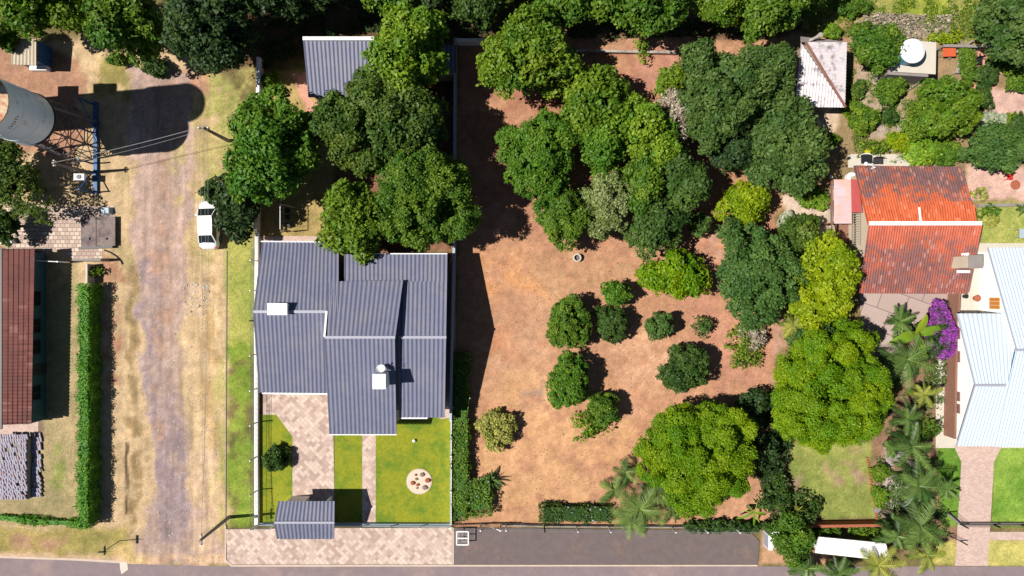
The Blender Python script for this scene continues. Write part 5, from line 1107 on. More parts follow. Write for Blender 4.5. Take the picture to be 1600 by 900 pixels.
T = [
 # top edge
 (62, 8, 76, 46, 8, 2.5, 'broad', 'yelgreen', 'yellowish olive tree in the top left corner above the tiny shed'),
 (8, 62, 18, 26, 5, 1.5, 'mid', 'mid', 'small green tree cut by the left edge beside the tiny shed'),
 (196, 30, 62, 64, 8.5, 2.5, 'broad', 'mid', 'bright green clumpy tree at the top, left of the darkest tree'),
 (337, 42, 72, 66, 9.5, 3, 'broad', 'deep', 'very dark green tree at the top left above the dirt road'),
 (420, -25, 60, 50, 9, 2.5, 'broad', 'deep', 'dark tree mostly above the top edge, between dirt road and rear shed'),
 (500, -40, 60, 50, 9, 2.5, 'broad', 'deep', 'dark tree above the top edge directly north of the rear shed'),
 (606, -6, 46, 36, 8, 2.5, 'broad', 'mid', 'green tree crown peeping in at the top above the rear shed'),
 (690, -30, 50, 42, 8.5, 2, 'mid', 'deep', 'dark tree cut by the top edge left of the orchard'),
 (742, 6, 46, 40, 6.5, 2, 'mid', 'dark', 'dark green tree at the top edge above the short white wall'),
 (806, -14, 34, 22, 6, 2, 'mid', 'olive', 'olive tree just touching the top edge above the yellowish orchard tree'),
 (884, 8, 42, 36, 7, 2, 'broad', 'mid', 'green tree at the top edge right of the yellowish orchard tree'),
 (1000, 4, 70, 48, 8.5, 2.5, 'broad', 'mid', 'wide green tree at the top edge above the concrete edging'),
 (1120, 8, 40, 38, 6.5, 2, 'fine', 'yelgreen', 'yellow green feathery tree at the top edge, right of the wide green one'),
 (1205, 14, 52, 46, 8, 2, 'broad', 'mid', 'rounded green tree at the top edge above the old hipped shed'),
 (1262, -20, 40, 34, 6, 1.5, 'mid', 'mid', 'small green tree cut by the top edge above the reddish scar'),
 (1582, 36, 44, 62, 7.5, 2, 'broad', 'grey', 'dark grey-green tree in the top right corner'),
 # cluster round the rear shed
 (640, 88, 66, 72, 9, 3, 'broad', 'bright', 'tall bright green tree overhanging the grey rear shed'),
 (596, 192, 98, 80, 9.5, 3, 'mid', 'olive', 'large olive dark tree just south of the rear shed'),
 (648, 195, 42, 46, 8.6, 3, 'mid', 'dark', 'darker crown squeezed between the olive tree and the boundary wall'),
 (425, 232, 72, 84, 8.5, 2.5, 'broad', 'pure', 'rounded rich green tree in the yard west of the olive one'),
 (376, 318, 42, 52, 5.0, 1.5, 'broad', 'deep', 'dark tree leaning over the white car'),
 (330, 300, 17, 17, 3.2, 1, 'small', 'dark', 'small dark sapling at the verge north of the white car'),
 (550, 343, 55, 58, 7.5, 2, 'broad', 'yelgreen', 'light green spiky tree touching the north edge of the main grey roof'),
 (664, 308, 82, 90, 9, 2.5, 'fine', 'mid', 'wide fine-leaved tree at the north-east corner of the main grey roof'),
 # orchard, upper part
 (826, 84, 70, 76, 8.5, 2.5, 'broad', 'yelgreen', 'tall yellowish green tree at the top of the orchard beside the wall'),
 (922, 158, 56, 54, 6, 1.5, 'broad', 'yelgreen', 'yellow green tree right of the tall yellowish orchard tree'),
 (843, 242, 63, 65, 6.2, 1.5, 'fine', 'pure', 'dense round pure green tree in the upper orchard'),
 (878, 342, 42, 52, 5.2, 1, 'fine', 'mid', 'oval green tree below the dense round one'),
 (940, 232, 40, 46, 5.6, 1.5, 'mid', 'pure', 'mid green tree in the middle of the orchard thicket'),
 (992, 195, 56, 44, 6.0, 1.5, 'broad', 'bright', 'bright green tree in the thicket next to the bare twiggy one'),
 (1030, 240, 34, 40, 5.6, 1.5, 'mid', 'bright', 'small bright tree at the centre right of the thicket'),
 (945, 322, 36, 56, 5.6, 1.2, 'fine', 'pale', 'pale grey-green tree at the bottom of the thicket'),
 (1000, 290, 36, 44, 5.6, 1.2, 'mid', 'mid', 'green tree wedged right of the pale grey-green one'),
 (1062, 285, 38, 48, 6.0, 1.5, 'broad', 'dark', 'dark green tree on the right flank of the thicket'),
 (1022, 352, 42, 46, 5.8, 1.2, 'broad', 'dark', 'dark green tree at the lower right of the thicket'),
 (1094, 350, 17, 20, 3, .5, 'small', 'dark', 'little dark shrub tree in shadow right of the thicket'),
 (1122, 150, 72, 84, 7.5, 1.5, 'mid', 'grey', 'large grey-green tree left of the old hipped shed'),
 (1198, 112, 44, 46, 6.0, 1.5, 'mid', 'grey', 'grey-green crown overlapping the edge of the old hipped shed'),
 (1143, 234, 32, 38, 4.8, 1, 'mid', 'deep', 'small dark tree south of the large grey-green one'),
 (1226, 226, 62, 76, 7, 1.5, 'broad', 'grey', 'rounded tree south of the old hipped shed'),
 (1045, 130, 28, 22, 4.4, 1, 'mid', 'yelgreen', 'small yellow green tree above the bare twiggy one'),
 (1162, 319, 35, 33, 3.6, .6, 'mid', 'yellow', 'small bright yellow green tree on the red soil'),
 (1056, 431, 47, 37, 4, .6, 'mid', 'lime', 'lime green tree just under the thicket, on the bare soil'),
 (1182, 428, 68, 80, 6.2, 1.2, 'mid', 'blue', 'large blue-green tree in the middle right beside the yellow one'),
 (1284, 440, 50, 80, 6.4, 1.5, 'mid', 'yellow', 'tall yellow lime tree by the south-west corner of the red tiled house'),
 (1253, 368, 26, 34, 4, .8, 'mid', 'olive', 'small olive tree between the blue-green and the yellow lime trees'),
 # small orchard trees
 (964, 458, 25, 22, 3.0, .5, 'small', 'pure', 'small neat round tree, the northernmost of the small orchard trees'),
 (889, 505, 40, 41, 3.6, .5, 'small', 'mid', 'round green tree, the largest of the pair right of the house shadow'),
 (955, 506, 30, 28, 3.0, .4, 'small', 'dark', 'dark round tree touching the right side of a larger round one'),
 (1032, 508, 25, 21, 2.8, .4, 'small', 'blue', 'small isolated blue-green tree in the middle of the bare soil'),
 (1071, 575, 43, 37, 3.8, .5, 'small', 'dark', 'very dark dense round tree north of the lime feathery tree'),
 (888, 596, 38, 42, 3.8, .5, 'small', 'pure', 'round green tree with a gap, below the pair of round trees'),
 (940, 640, 26, 30, 3.0, .5, 'small', 'mid', 'small green tree at the lower right of the gapped round tree'),
 (918, 664, 28, 24, 2.2, .3, 'loose', 'bright', 'loose light green sapling lowest in the orchard row'),
 (1097, 511, 17, 17, 1.8, .3, 'loose', 'blue', 'tiny blue-green sapling right of the isolated small tree'),
 # lime feathery pair
 (1092, 712, 84, 93, 6.8, 1.5, 'feather', 'lime', 'lime feathery tree left of the two by the street'),
 (1294, 612, 95, 92, 7.4, 1.5, 'feather', 'lime', 'largest lime feathery tree, right of the two, above the square lawn'),
 (1330, 530, 36, 34, 5.5, 1.5, 'feather', 'lime', 'small feathery lime crown at the upper right of the largest one'),
 (1268, 531, 34, 26, 4.6, .8, 'mid', 'blue', 'small blue-green tree wedged above the largest lime feathery tree'),
 (1170, 640, 30, 34, 3.0, .5, 'mid', 'deep', 'dark low tree in the shade between the two lime feathery trees'),
 (1196, 715, 26, 34, 2.8, .4, 'loose', 'deep', 'loose dark tree in the shade left of the square lawn'),
 # left
 (32, 290, 44, 56, 5.2, 1.5, 'loose', 'olive', 'thin olive tree over the paved court below the lattice tower'),
 (8, 270, 26, 50, 4.8, 1, 'mid', 'olive', 'olive tree cut by the left edge below the water tower'),
 (12, 350, 18, 28, 3.6, .6, 'mid', 'dark', 'dark small tree at the left edge beside the paved court'),
 # right gardens
 (1368, 77, 39, 38, 4.5, .6, 'mid', 'mid', 'dark green round tree left of the concrete water tank slab'),
 (1470, 172, 56, 48, 5.2, .8, 'mid', 'yelgreen', 'yellow green round tree in the middle of the top right garden'),
 (1548, 236, 50, 36, 3.8, .5, 'mid', 'blue', 'dark spreading tree above the pink gravel with the red chair'),
 (1600, 222, 24, 34, 3.8, .5, 'mid', 'grey', 'grey-green tree cut by the right edge above the red chair'),
 (1240, 842, 30, 36, 4.2, .5, 'fine', 'mid', 'dense upright bush tree at the street corner beside the white cabinet'),
]
for (cx, cy, rx, ry, H, b0, st_, lm, lab) in T: tree(cx, cy, rx, ry, H, b0, st_, lm, lab, group=GT)
GS = 'garden shrubs'
Ssh = [
 (244, 105, 20, 15, 1.6, 'small', 'dark', 'small dark shrub at the top of the dirt road'),
 (182, 92, 16, 11, 1.2, 'small', 'mid', 'low green shrub under the bright clumpy tree at the top left'),
 (432, 717, 21, 20, 1.7, 'small', 'dark', 'round dark shrub on the small west lawn'),
 (424, 126, 14, 12, 1.0, 'small', 'yelgreen', 'tiny yellow green shrub by the low white yard wall'),
 (776, 671, 33, 30, 1.9, 'small', 'varieg', 'round yellow variegated shrub in the lower left of the orchard'),
 (1003, 76, 14, 14, 1.5, 'loose', 'bright', 'small bright sapling on the concrete edging at the orchard back'),
 (1270, 310, 28, 18, 1.6, 'small', 'bright', 'bright low shrub on the pale path west of the pink awning'),
 (1392, 136, 24, 24, 1.9, 'small', 'mid', 'green shrub just below the concrete water tank slab'),
 (1345, 186, 24, 28, 2.0, 'small', 'yelgreen', 'light green shrub south of the old hipped shed'),
 (1386, 182, 15, 12, 1.0, 'small', 'dark', 'small round dark shrub beside the grey gravel patch'),
 (1340, 140, 12, 16, 1.0, 'small', 'olive', 'olive shrub along the east wall of the old hipped shed'),
 (1510, 104, 10, 34, 1.4, 'small', 'mid', 'narrow green shrub row beside the dark folding chair'),
 (1540, 118, 20, 20, 1.7, 'small', 'dark', 'round dark shrub right of the dark folding chair'),
 (1532, 156, 18, 16, 1.5, 'small', 'dark', 'dark shrub at the corner of the large pink patch'),
 (1562, 92, 20, 14, 1.5, 'small', 'olive', 'olive shrub under the top right corner tree'),
 (1582, 108, 16, 12, 1.2, 'small', 'yelgreen', 'yellowish shrub near the right edge above the round one'),
 (1588, 130, 20, 14, 1.3, 'small', 'mid', 'rounded shrub at the right edge above the large pink patch'),
 (1598, 60, 14, 12, 1.0, 'small', 'mid', 'shrub at the right edge under the corner tree'),
 (1548, 188, 26, 12, .9, 'small', 'silver', 'silvery low shrub below the large pink patch'),
 (1582, 190, 20, 12, 1.0, 'small', 'yelgreen', 'yellow green low shrub right of the silvery one'),
 (1408, 222, 28, 16, 1.1, 'small', 'yellow', 'bright yellow green bed plant north of the red tiled roof, left one'),
 (1440, 238, 26, 18, 1.1, 'tuft', 'banana', 'broad yellow leaved plant north of the red tiled roof'),
 (1462, 224, 20, 16, 1.1, 'small', 'yelgreen', 'yellow green plant left of the dark spreading tree'),
 (1482, 240, 20, 20, 1.3, 'small', 'mid', 'green plant at the north-east corner of the red tiled roof'),
 (1372, 230, 26, 10, .8, 'loose', 'yelgreen', 'low loose plants along the back of the pale terrace'),
 (1530, 302, 16, 10, .8, 'loose', 'varieg', 'small yellow plant beside the red house, on the pink gravel rim'),
 (1545, 330, 18, 10, .9, 'loose', 'mid', 'small green plant on the back lawn edging'),
 (1548, 345, 10, 9, .7, 'small', 'varieg', 'tiny yellow flowering plant at the corner of the back lawn'),
 (1162, 542, 34, 30, 1.6, 'loose', 'yelgreen', 'sparse sprawling green sapling on the red soil right of the dark round tree'),
 (1175, 528, 20, 22, 1.8, 'twig', 'twig', 'leafless brown shrub beside the sparse sprawling sapling'),
 (1210, 770, 26, 30, 2.2, 'loose', 'dark', 'dark untidy plants left of the square lawn, upper ones'),
 (1252, 795, 30, 26, 2.2, 'loose', 'dark', 'dark untidy plants at the lower left of the square lawn'),
 (1290, 835, 28, 16, 1.4, 'small', 'mid', 'green shrub between the corner bush and the white canopy'),
 (1350, 832, 32, 12, 1.2, 'loose', 'yelgreen', 'yellow green shrub row above the white canopy'),
 (1375, 738, 16, 14, 1.0, 'small', 'yelgreen', 'small yellow green shrub on the grey gravel right of the square lawn'),
 (1374, 775, 12, 14, .9, 'small', 'bright', 'little bright shrub by the stones right of the square lawn'),
 (1448, 672, 20, 20, 1.6, 'loose', 'mid', 'green plants under the palms by the white house wall'),
 (1230, 350, 12, 22, .9, 'small', 'silver', 'pale flowering strip plant along the path west of the deck'),
 (1236, 385, 22, 18, 1.3, 'small', 'mid', 'green shrub at the end of the pale path by the picket fence'),
 (150, 425, 12, 8, .9, 'loose', 'yelgreen', 'small plant in the bed between the terracotta wall and the road'),
 (1330, 8, 26, 18, 1.4, 'small', 'mid', 'green shrub at the top edge left of the brush heap'),
 (1350, 45, 20, 10, 1.2, 'small', 'olive', 'olive shrub between the round tree and the brush heap'),
 (1480, 60, 26, 10, .8, 'loose', 'yellow', 'low yellow weeds behind the low grey wall'),
 (1298, 48, 14, 12, 1.0, 'small', 'bright', 'bright small shrub behind the old hipped shed'),
 (1288, 220, 22, 12, 1.0, 'small', 'bright', 'small shrub in shade at the top of the pale path'),
 (1020, 770, 20, 16, 1.4, 'loose', 'mid', 'loose green shrub under the ferny palm beside the lime tree'),
 (1130, 822, 70, 9, 1.3, 'small', 'dark', 'dark shrub row behind the fence under the left lime feathery tree'),
 (1100, 700, 5, 5, .5, 'small', 'bright', 'weed beneath the left lime feathery tree'),
]
for (cx, cy, rx, ry, H, st_, lm, lab) in Ssh[:-1]: tree(cx, cy, rx, ry, H, .05, st_, lm, lab, name='shrub', cat='shrub', group=GS)
# bare twiggy tree in the thicket
tree(1048, 185, 40, 40, 5.0, 1.5, 'twig', 'twig', 'bare twiggy grey tree at the top right of the thicket', core=False, group=GT)
# bougainvillea
def blossoms(root, C_, R_, hc, rng):
    sel = [j for j in range(len(C_)) if C_[j][0] > .25 or C_[j][1] > .9 or rng.random() < .12]  # blossoms mostly right and top; dark leaf colour stands in for the shaded left
    pp = []
    for j in sel:
        d = rng.normal(size=(130, 3)); d[:, 2] = abs(d[:, 2]); d /= np.linalg.norm(d, axis=1, keepdims=True); pp.append(C_[j]+d*R_[j]*rng.uniform(.8, 1.35, 130)[:, None])
    p = np.concatenate(pp); nv = rng.normal(size=p.shape)*.6+np.array([0, 0, .8]); nv /= np.linalg.norm(nv, axis=1, keepdims=True)
    o = leaf_mesh('blossom', p, nv, rng.uniform(.08, .22, len(p)), rng.uniform(.2, .9, len(p)), LM['purple'], asp=.8); o.parent = root; o.location = (0, 0, hc)
tree(1462, 520, 32, 42, 2.8, .4, 'small', 'deep', 'purple flowering bougainvillea by the wall of the white house', name='bougainvillea', cat='flowering shrub', extra=blossoms)
# hedges
def hedge(name, pts, w_, h, lm, label, leaf=.16, dens=1.0, flowers=0, cat='hedge'):
    W = [P(x, y) for x, y in pts]; root = thing(name, W[0].to_tuple(), label, cat); rng = np.random.default_rng(int(pts[0][0]*3+pts[0][1]))
    global RNG
    RNG = rng
    pp = []; nn = []; inner = MB()
    for a, b in zip(W[:-1], W[1:]):
        L_ = (b-a).length; d = (b-a)/L_; s = Vector((-d.y, d.x, 0)); n = int(L_*(w_+2*h)*2.6*dens/(leaf*leaf*.5))
        u = rng.uniform(-w_*.3, L_+w_*.3, n); per = rng.uniform(0, w_+2*h, n); lumps = .12*np.sin(u*2.1)+.09*np.sin(u*5.3+1)+.08*np.sin(u*.7+2)+rng.normal(size=n)*.07
        side = np.where(per < h, -1, np.where(per > h+w_, 1, 0))
        off = np.where(side == 0, per-h-w_/2, side*(w_/2+lumps)); z = np.where(side == 0, h+lumps, np.where(side < 0, per, per-h-w_)); z = np.abs(z)
        rad = rng.uniform(.82, 1.02, n)
        base = np.array(a)[None]+np.array(d)[None]*u[:, None]+np.array(s)[None]*(off*rad)[:, None]; base[:, 2] = z*rad
        nv = np.where(side[:, None] == 0, np.array([[0, 0, 1.]]), np.array(s)[None]*side[:, None])+rng.normal(size=(n, 3))*.5+np.array([0, 0, .25]); nv /= np.linalg.norm(nv, axis=1, keepdims=True)
        pp.append(base); nn.append(nv); bar(inner, (a.x, a.y, h*.43), (b.x, b.y, h*.43), w_*.72, h*.84)
    p = np.concatenate(pp); nv = np.concatenate(nn); tint = np.clip(.5+.25*np.sin(p[:, 0]*2.3+p[:, 1]*1.7)+rng.normal(size=len(p))*.1, 0, 1)
    o = leaf_mesh('foliage', p-np.array(W[0])[None], nv, leaf*rng.uniform(.6, 1.4, len(p)), tint, LM[lm]); o.parent = root
    inner.build('inner_foliage', LM[lm], root)
    if flowers:
        k = rng.choice(len(p), flowers, replace=False); k = k[p[k][:, 2] > h*.8]
        f = leaf_mesh('flowers', p[k]+np.array([0, 0, .06])-np.array(W[0])[None], nv[k], np.full(len(k), .16), np.full(len(k), .5), LM['flower'], asp=1); f.parent = root; f['kind'] = 'stuff'
    return root
hedge('hedge', [(149, 448), (148, 812)], 1.0, 1.85, 'hedge', 'tall clipped hedge running down beside the dirt road', .14)
hedge('hedge', [(138, 816), (60, 812), (5, 806)], .5, .55, 'hedge', 'low thin green hedge turning left at the foot of the tall one', .13)
hedge('hedge', [(849, 798), (946, 799)], 1.45, 1.1, 'dark', 'dark clipped hedge with pale blue flowers along the orchard fence', .16, flowers=90)
hedge('hedge', [(722, 555), (721, 800)], 1.35, 1.2, 'mid', 'long green hedge between the front lawn wall and the orchard', .18, flowers=60)
hedge('hedge', [(748, 752), (752, 790)], 2.2, 1.3, 'mid', 'bulky green shrub mass at the lower end of the long wall hedge', .18, flowers=25)
# palms
def frond_mesh(L_, rng, droop=.9, wid=.34, n=20, lw=.05, elev=.6, vee=.35):
    lw = lw*1.25; wid = wid*.85; vee = vee*1.3
    """feather leaf along +x, built from a curved midrib and two rows of leaflets"""
    vs = []; fs = []
    mid = []
    for i in range(n+1):
        t = i/n; ang = elev-droop*t*1.3
        mid.append((mid[-1][0]+L_/n*math.cos(ang), 0, mid[-1][2]+L_/n*math.sin(ang)) if mid else (0, 0, 0))
    for i in range(n):
        a, b = mid[i], mid[i+1]; w_ = .035*(1-i/n)+.01
        k = len(vs); vs += [(a[0], -w_, a[2]), (a[0], w_, a[2]), (b[0], w_*.9, b[2]), (b[0], -w_*.9, b[2])]; fs.append((k, k+1, k+2, k+3))
    for i in range(2, int(1.25*n)):
        t = i/(1.25*n); j = min(n-1, int(t*n)); q = lerp(mid[j], mid[j+1], t*n-j); ll = L_*wid*math.sin(PI*min(1, .12+.86*t))**.6*rng.uniform(.85, 1.1)
        for s in (-1, 1):
            fw = .55+.3*t+rng.uniform(-.08, .08); dx, dy = math.cos(PI/2-fw)*ll, math.cos(fw)*ll*s
            e = Vector((q.x+dx, dy, q.z-ll*vee+rng.uniform(-.04, .04))); m_ = lerp(q, e, .5)+Vector((0, 0, ll*.10))
            k = len(vs); vs += [tuple(q+Vector((-lw*.5, 0, 0))), tuple(m_+Vector((-lw*.5, 0, 0))), tuple(e), tuple(m_+Vector((lw*.6, 0, 0))), tuple(q+Vector((lw*.5, 0, 0)))]; fs.append((k, k+1, k+2, k+3, k+4) if s > 0 else (k+4, k+3, k+2, k+1, k))
    me = bpy.data.meshes.new('frond'); me.from_pydata(vs, [], fs); me.update()
    at = me.attributes.new('tint', 'FLOAT', 'POINT'); at.data.foreach_set('value', [.5]*len(vs)); return me
def blade_mesh(L_, W_, droop, elev, rng, n=10):
    vs = []; fs = []; x = z = 0
    for i in range(n+1):
        t = i/n; ang = elev-droop*t; w_ = W_*.5*math.sin(PI*min(1, .06+.93*t))**.7
        vs += [(x, -w_, z-.0-.12*w_+rng.uniform(-.02, .02)), (x, 0, z+.02), (x, w_, z-.12*w_+rng.uniform(-.02, .02))]
        x += L_/n*math.cos(ang); z += L_/n*math.sin(ang)
    for i in range(n): k = 3*i; fs += [(k, k+3, k+4, k+1), (k+1, k+4, k+5, k+2)]
    me = bpy.data.meshes.new('leaf'); me.from_pydata(vs, [], fs); me.update()
    at = me.attributes.new('tint', 'FLOAT', 'POINT'); at.data.foreach_set('value', [.5]*len(vs)); return me
def palm(cx, cy, h, L_, nf, lm, label, kind='palm', droop=.9, elev=(.1, .9), wid=.34, th=.12, W_=.5, lw=.05, name=None, cat='palm', group='palms and palm-like plants', vee=.35):
    if kind == 'palm': nf = int(nf*1.45); L_ *= .93
    rng = random.Random(int(cx*5+cy)); c = P(cx, cy, h); t = thing(name or ('palm_tree' if h > 1.2 else 'palm'), (c.x, c.y, 0), label, cat, group)
    if h > .4:
        mb = MB(); mb.tube([(c.x, c.y, 0), (c.x+.05, c.y-.04, h*.5), (c.x, c.y, h)], [th*1.3, th, th*.8], 8); mb.build('trunk', M['bark'], t)
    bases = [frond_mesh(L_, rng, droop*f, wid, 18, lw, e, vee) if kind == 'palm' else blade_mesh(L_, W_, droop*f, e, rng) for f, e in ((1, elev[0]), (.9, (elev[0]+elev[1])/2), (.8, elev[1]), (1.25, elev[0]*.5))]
    for bi, me in enumerate(bases): me.materials.append(LM[lm]); me.attributes['tint'].data.foreach_set('value', [(.25, .55, 1.0, .0)[bi]]*len(me.vertices))  # upright fronds lighter, drooping ones darker: light and shade put into the tint
    for i in range(nf):
        o = bpy.data.objects.new('frond' if kind == 'palm' else 'leaf', bases[rng.randrange(4)]); COL.objects.link(o); o.parent = t; o.location = (0, 0, h)
        o.rotation_euler = (rng.uniform(-.25, .25), rng.uniform(-.15, .15), 2*PI*i/nf*1.0+rng.uniform(-.3, .3)+(i % 3)*.7); s = rng.uniform(.5, 1.1); o.scale = (s, s, s)
    return t
palm(1000, 795, 3.0, 2.7, 20, 'fern', 'large ferny palm leaning over the fence and grey pavement', droop=.8, wid=.42, lw=.032, elev=(.15, .75))
palm(985, 812, 2.2, 2.1, 15, 'fern', 'ferny palm hanging over the grey pavement beside the largest fern palm', wid=.42, lw=.032, droop=1.0)
palm(1028, 770, 2.4, 2.1, 16, 'fern', 'ferny palm in front of the left lime feathery tree, above the fence', wid=.42, lw=.032, droop=.9)
palm(978, 738, 1.8, 1.5, 7, 'fern', 'pale tipped fern palm sprouting furthest into the orchard', wid=.42, lw=.032, droop=.7)
palm(960, 765, 1.6, 2.0, 9, 'fern', 'smaller ferny palm on the orchard side of the large one', droop=.8, wid=.42, lw=.032)
palm(1050, 800, 1.8, 1.8, 9, 'fern', 'ferny palm tucked against the lime feathery tree by the fence', droop=.9, wid=.42, lw=.032)
palm(768, 750, .5, 1.35, 26, 'palm', 'low spiky cycad beside the round variegated shrub', droop=.5, wid=.16, lw=.03, elev=(.2, 1.1), cat='cycad', name='cycad')
palm(1417, 562, 3.4, 2.8, 14, 'palm', 'large palm below the purple bougainvillea', elev=(.1, .7))
palm(1405, 503, 2.0, 1.7, 20, 'palm', 'dense dark palm on the edge of the paved yard left of the bougainvillea', wid=.28, droop=.6, elev=(.2, 1.0))
palm(1432, 522, 2.4, 2.3, 6, 'banana', 'broad leaved banana plant above the large palm', kind='blade', W_=.75, droop=.7, elev=(.3, 1.0), name='banana_plant', cat='banana plant')
palm(1444, 616, 1.8, 1.7, 12, 'palmy', 'yellow green palm below the large palm near the white wall', elev=(.2, .8))
palm(1420, 655, 2.8, 2.2, 12, 'palm', 'palm with arched fronds right of the largest lime tree')
palm(1426, 698, 3.6, 2.3, 13, 'palm', 'tall palm above the grey gravel strip')
palm(1436, 760, 4.2, 2.9, 15, 'palm', 'tallest palm, in the middle of the strip beside the pink driveway')
palm(1480, 765, 1.8, 1.3, 16, 'palm', 'dark spiky palm on the green strip beside the pink driveway', wid=.22, droop=.5, lw=.04)
palm(1438, 822, 3.6, 2.8, 14, 'palm', 'big palm over the right end of the white canopy')
palm(1448, 868, 2.6, 1.9, 8, 'palmy', 'pale palm hanging over the kerb right of the white canopy')
palm(1372, 884, 2.6, 2.3, 12, 'palmy', 'yellowish palm in front of the white canopy at the bottom edge', elev=(.3, .8))
palm(1262, 888, 2.2, 1.8, 12, 'palm', 'palm at the bottom edge below the street corner bush')
palm(1402, 838, 3.4, 2.1, 11, 'palm', 'palm arching over the right half of the white canopy')
palm(1310, 896, 2.2, 1.9, 12, 'palm', 'palm at the bottom edge below the left end of the white canopy')
palm(1240, 508, 2.2, 1.7, 13, 'palmy', 'yellow green palm between the blue-green and yellow lime trees', elev=(.2, .8))
palm(1215, 748, .9, .9, 16, 'palmy', 'spiky yellow green yucca at the top left of the square lawn', kind='blade', W_=.09, droop=.5, elev=(.2, 1.1), name='yucca', cat='yucca')
palm(1244, 798, 1.8, 1.1, 18, 'palmy', 'spiky yellow yucca at the lower left of the square lawn', kind='blade', W_=.09, droop=.5, elev=(.2, 1.1), name='yucca', cat='yucca')
palm(1178, 800, 1.6, 1.8, 8, 'banana', 'long leaved strappy plant by the fence end near the brown wall', kind='blade', W_=.22, droop=.9, elev=(.2, .9), name='strap_leaf_plant', cat='plant')
palm(1392, 700, 1.2, 1.1, 10, 'palm', 'small palm at the edge of the grey gravel strip')
palm(1395, 820, 1.4, 1.4, 11, 'palm', 'small palm among boulders above the white canopy')
palm(1598, 326, .6, .8, 12, 'palm', 'small spiky plant at the right edge on the back lawn edging', wid=.2)
# boulders by the palms
for i, (x, y, r, l) in enumerate(((1398, 712, .75, 'largest grey boulder on the gravel strip under the palms'), (1384, 802, .6, 'pale boulder at the lower left of the palms'), (1392, 832, .5, 'round pale boulder beside the white canopy'), (1372, 757, .3, 'small stone at the edge of the square lawn'), (1404, 820, .45, 'boulder among the fronds above the white canopy'), (1412, 742, .55, 'grey boulder below the largest one on the gravel strip'), (1370, 796, .35, 'brown stone at the lower right corner of the square lawn'))):
    q = P(x, y); mb = MB(); mb.blob((q.x, q.y, r*.3), (r, r*.75, r*.6), i+20); tag(mb.build('boulder', M['stone'] if i % 2 else M['greyconc'], None, (q.x, q.y, 0)), l, 'boulder', 'boulders under the palms')
# stone border of the square lawn
mb = MB(); rr = random.Random(5)
bd = thing('stone_border', P(1362, 740).to_tuple(), 'row of small reddish stones along the right side of the square lawn', 'stone border')
for i in range(26): q = lerp(P(1354, 716), P(1370, 810), i/25); mb.blob((q.x+rr.uniform(-.08, .08), q.y, .06), (.13, .1, .1), i, 6, 4)
mb.build('stones', M['terracotta'], bd)
# ------------------------------------------------------------------ ground cover nobody could count
def scatter(name, poly, n, h, lm, size, label, cat, seed, clumpy=.5, z=.02, lay=.0):
    rng = np.random.default_rng(seed); xs = [p[0] for p in poly]; ys = [p[1] for p in poly]
    px = rng.uniform(min(xs), max(xs), n*3); py = rng.uniform(min(ys), max(ys), n*3)
    X, Y = (px-800)/PPM, -(py-450)/PPM
    k = (sdist(px, py, poly) < 0) & (fbm(X, Y, 1.1, 3, seed) > clumpy+rng.normal(size=n*3)*.06); X, Y = X[k][:n], Y[k][:n]; m_ = len(X)
    zz = rng.uniform(0, 1, m_)**1.5*h*np.clip((fbm(X, Y, 1.1, 3, seed)-clumpy)*6+.3, .2, 1)+z
    nv = rng.normal(size=(m_, 3))*(.6 if not lay else .15)+np.array([0, 0, .8]); nv /= np.linalg.norm(nv, axis=1, keepdims=True)
    global RNG
    RNG = rng
    o = leaf_mesh(name, np.stack([X, Y, zz], 1), nv, size*rng.uniform(.5, 1.4, m_), np.clip(.5+rng.normal(size=m_)*.25, 0, 1), LM[lm], asp=.5 if not lay else .5)
    return tag(o, label, cat, None, 'stuff')
scatter('weeds', [(1250, -40), (1620, -40), (1620, 66), (1470, 62), (1330, 60), (1255, 50)], 16000, .35, 'yelgreen', .15, 'rough green weeds on the open ground at the top right', 'weeds', 41, .47)
scatter('weeds', [(1320, 105), (1420, 118), (1460, 215), (1500, 255), (1340, 255), (1325, 200)], 9000, .4, 'mid', .15, 'green weeds in the garden between the hipped shed and the round tree', 'weeds', 42, .5)
scatter('brush', [(1345, 22), (1490, 26), (1475, 62), (1360, 58)], 2600, .4, 'twig', .3, 'heap of dry brushwood on the open ground at the top right', 'brushwood', 43, .42)
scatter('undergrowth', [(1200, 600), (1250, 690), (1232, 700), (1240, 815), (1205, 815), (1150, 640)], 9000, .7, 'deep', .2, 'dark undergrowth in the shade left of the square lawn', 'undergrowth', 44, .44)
scatter('undergrowth', [(1350, 560), (1478, 540), (1470, 690), (1480, 850), (1370, 858), (1368, 680), (1400, 660)], 14000, .6, 'palm', .18, 'mixed low plants growing under the palms', 'undergrowth', 45, .5)
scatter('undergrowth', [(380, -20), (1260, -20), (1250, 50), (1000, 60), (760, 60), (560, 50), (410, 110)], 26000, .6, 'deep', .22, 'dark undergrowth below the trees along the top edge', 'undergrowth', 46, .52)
scatter('leaf_litter', [(713, 66), (1200, 66), (1215, 800), (1010, 800), (1000, 640), (900, 600), (800, 400), (713, 390)], 9000, .02, 'dry', .11, 'dry leaves lying on the red soil under the orchard trees', 'leaf litter', 47, .5, lay=1)

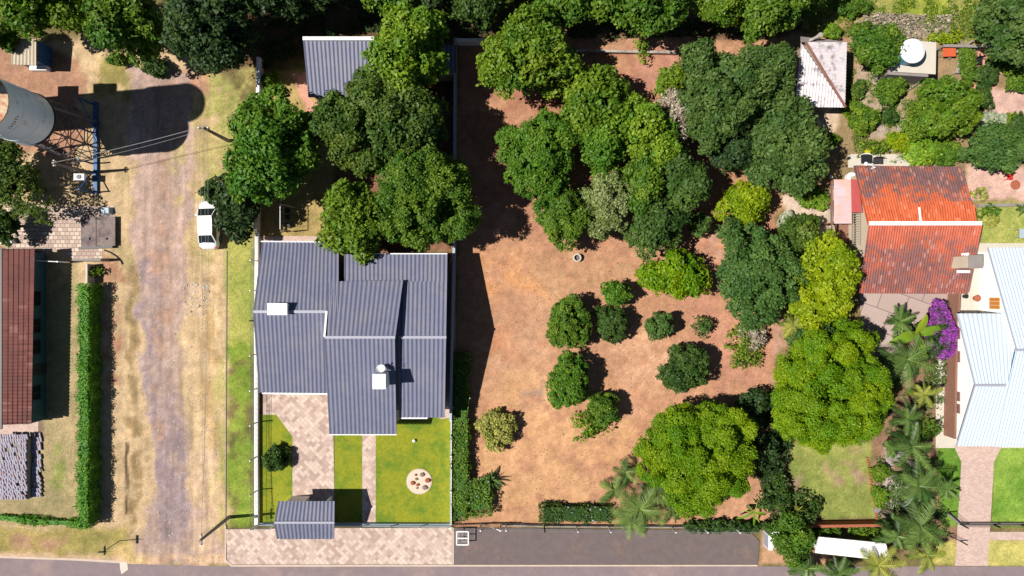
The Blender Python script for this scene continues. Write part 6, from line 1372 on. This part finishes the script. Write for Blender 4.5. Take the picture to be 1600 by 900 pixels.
def pebbles(name, poly, n, lo, hi, m, label, seed):
    rng = np.random.default_rng(seed); xs = [p[0] for p in poly]; ys = [p[1] for p in poly]
    px = rng.uniform(min(xs), max(xs), n*2); py = rng.uniform(min(ys), max(ys), n*2); k = sdist(px, py, poly) < 0; px, py = px[k][:n], py[k][:n]
    X, Y = (px-800)/PPM, -(py-450)/PPM; m_ = len(X); r = lo+(hi-lo)*rng.random(m_)**4
    base = np.array([(1, 0, 0), (0, 1, 0), (-1, 0, 0), (0, -1, 0), (0, 0, .8), (0, 0, -.3)], float); th = rng.uniform(0, PI, m_)
    v = base[None]*rng.uniform(.6, 1.3, (m_, 6, 1))*r[:, None, None]; vx = v[..., 0]*np.cos(th)[:, None]-v[..., 1]*np.sin(th)[:, None]; vy = v[..., 0]*np.sin(th)[:, None]+v[..., 1]*np.cos(th)[:, None]
    co = np.stack([vx+X[:, None], vy+Y[:, None], v[..., 2]+.012], -1).reshape(-1, 3)
    fs = np.array([(0, 1, 4), (1, 2, 4), (2, 3, 4), (3, 0, 4)]); F = (fs[None]+6*np.arange(m_)[:, None, None]).reshape(-1, 3)
    me = bpy.data.meshes.new(name); me.from_pydata(co.tolist(), [], F.tolist()); me.materials.append(M[m]); o = bpy.data.objects.new(name, me); COL.objects.link(o)
    return tag(o, label, 'stones', None, 'stuff')
pebbles('pebbles', [(205, 110), (300, 110), (345, 400), (345, 880), (210, 880)], 1500, .02, .10, 'paleconc', 'pale pebbles and stones strewn over the dirt road', 61)
pebbles('pebbles', [(285, 440), (330, 438), (320, 495), (290, 492)], 90, .05, .2, 'paleconc', 'broken pale rubble lying in a patch on the road edge', 62)
pebbles('pebbles', [(720, 390), (1200, 360), (1200, 600), (1000, 700), (1000, 800), (785, 810), (735, 640)], 1100, .02, .08, 'stone', 'small stones scattered on the bare orchard soil', 63)
scatter('twigs', [(720, 390), (1200, 360), (1200, 600), (1000, 700), (1000, 800), (785, 810), (745, 640)], 500, .02, 'deep', .12, 'scattered leaves and clods on the bare orchard soil', 'leaf litter', 64, .3, lay=1)

mb = MB(); pts = [P(x, y)+Vector((0, 0, .05)) for x, y in ((163, 391), (172, 394), (182, 400), (189, 407), (192, 413))]; mb.tube(pts, .06, 8)
tag(mb.build('hose', M['black'], None, pts[0]), 'dark curved hose lying on the soil beside the tall hedge end', 'hose')
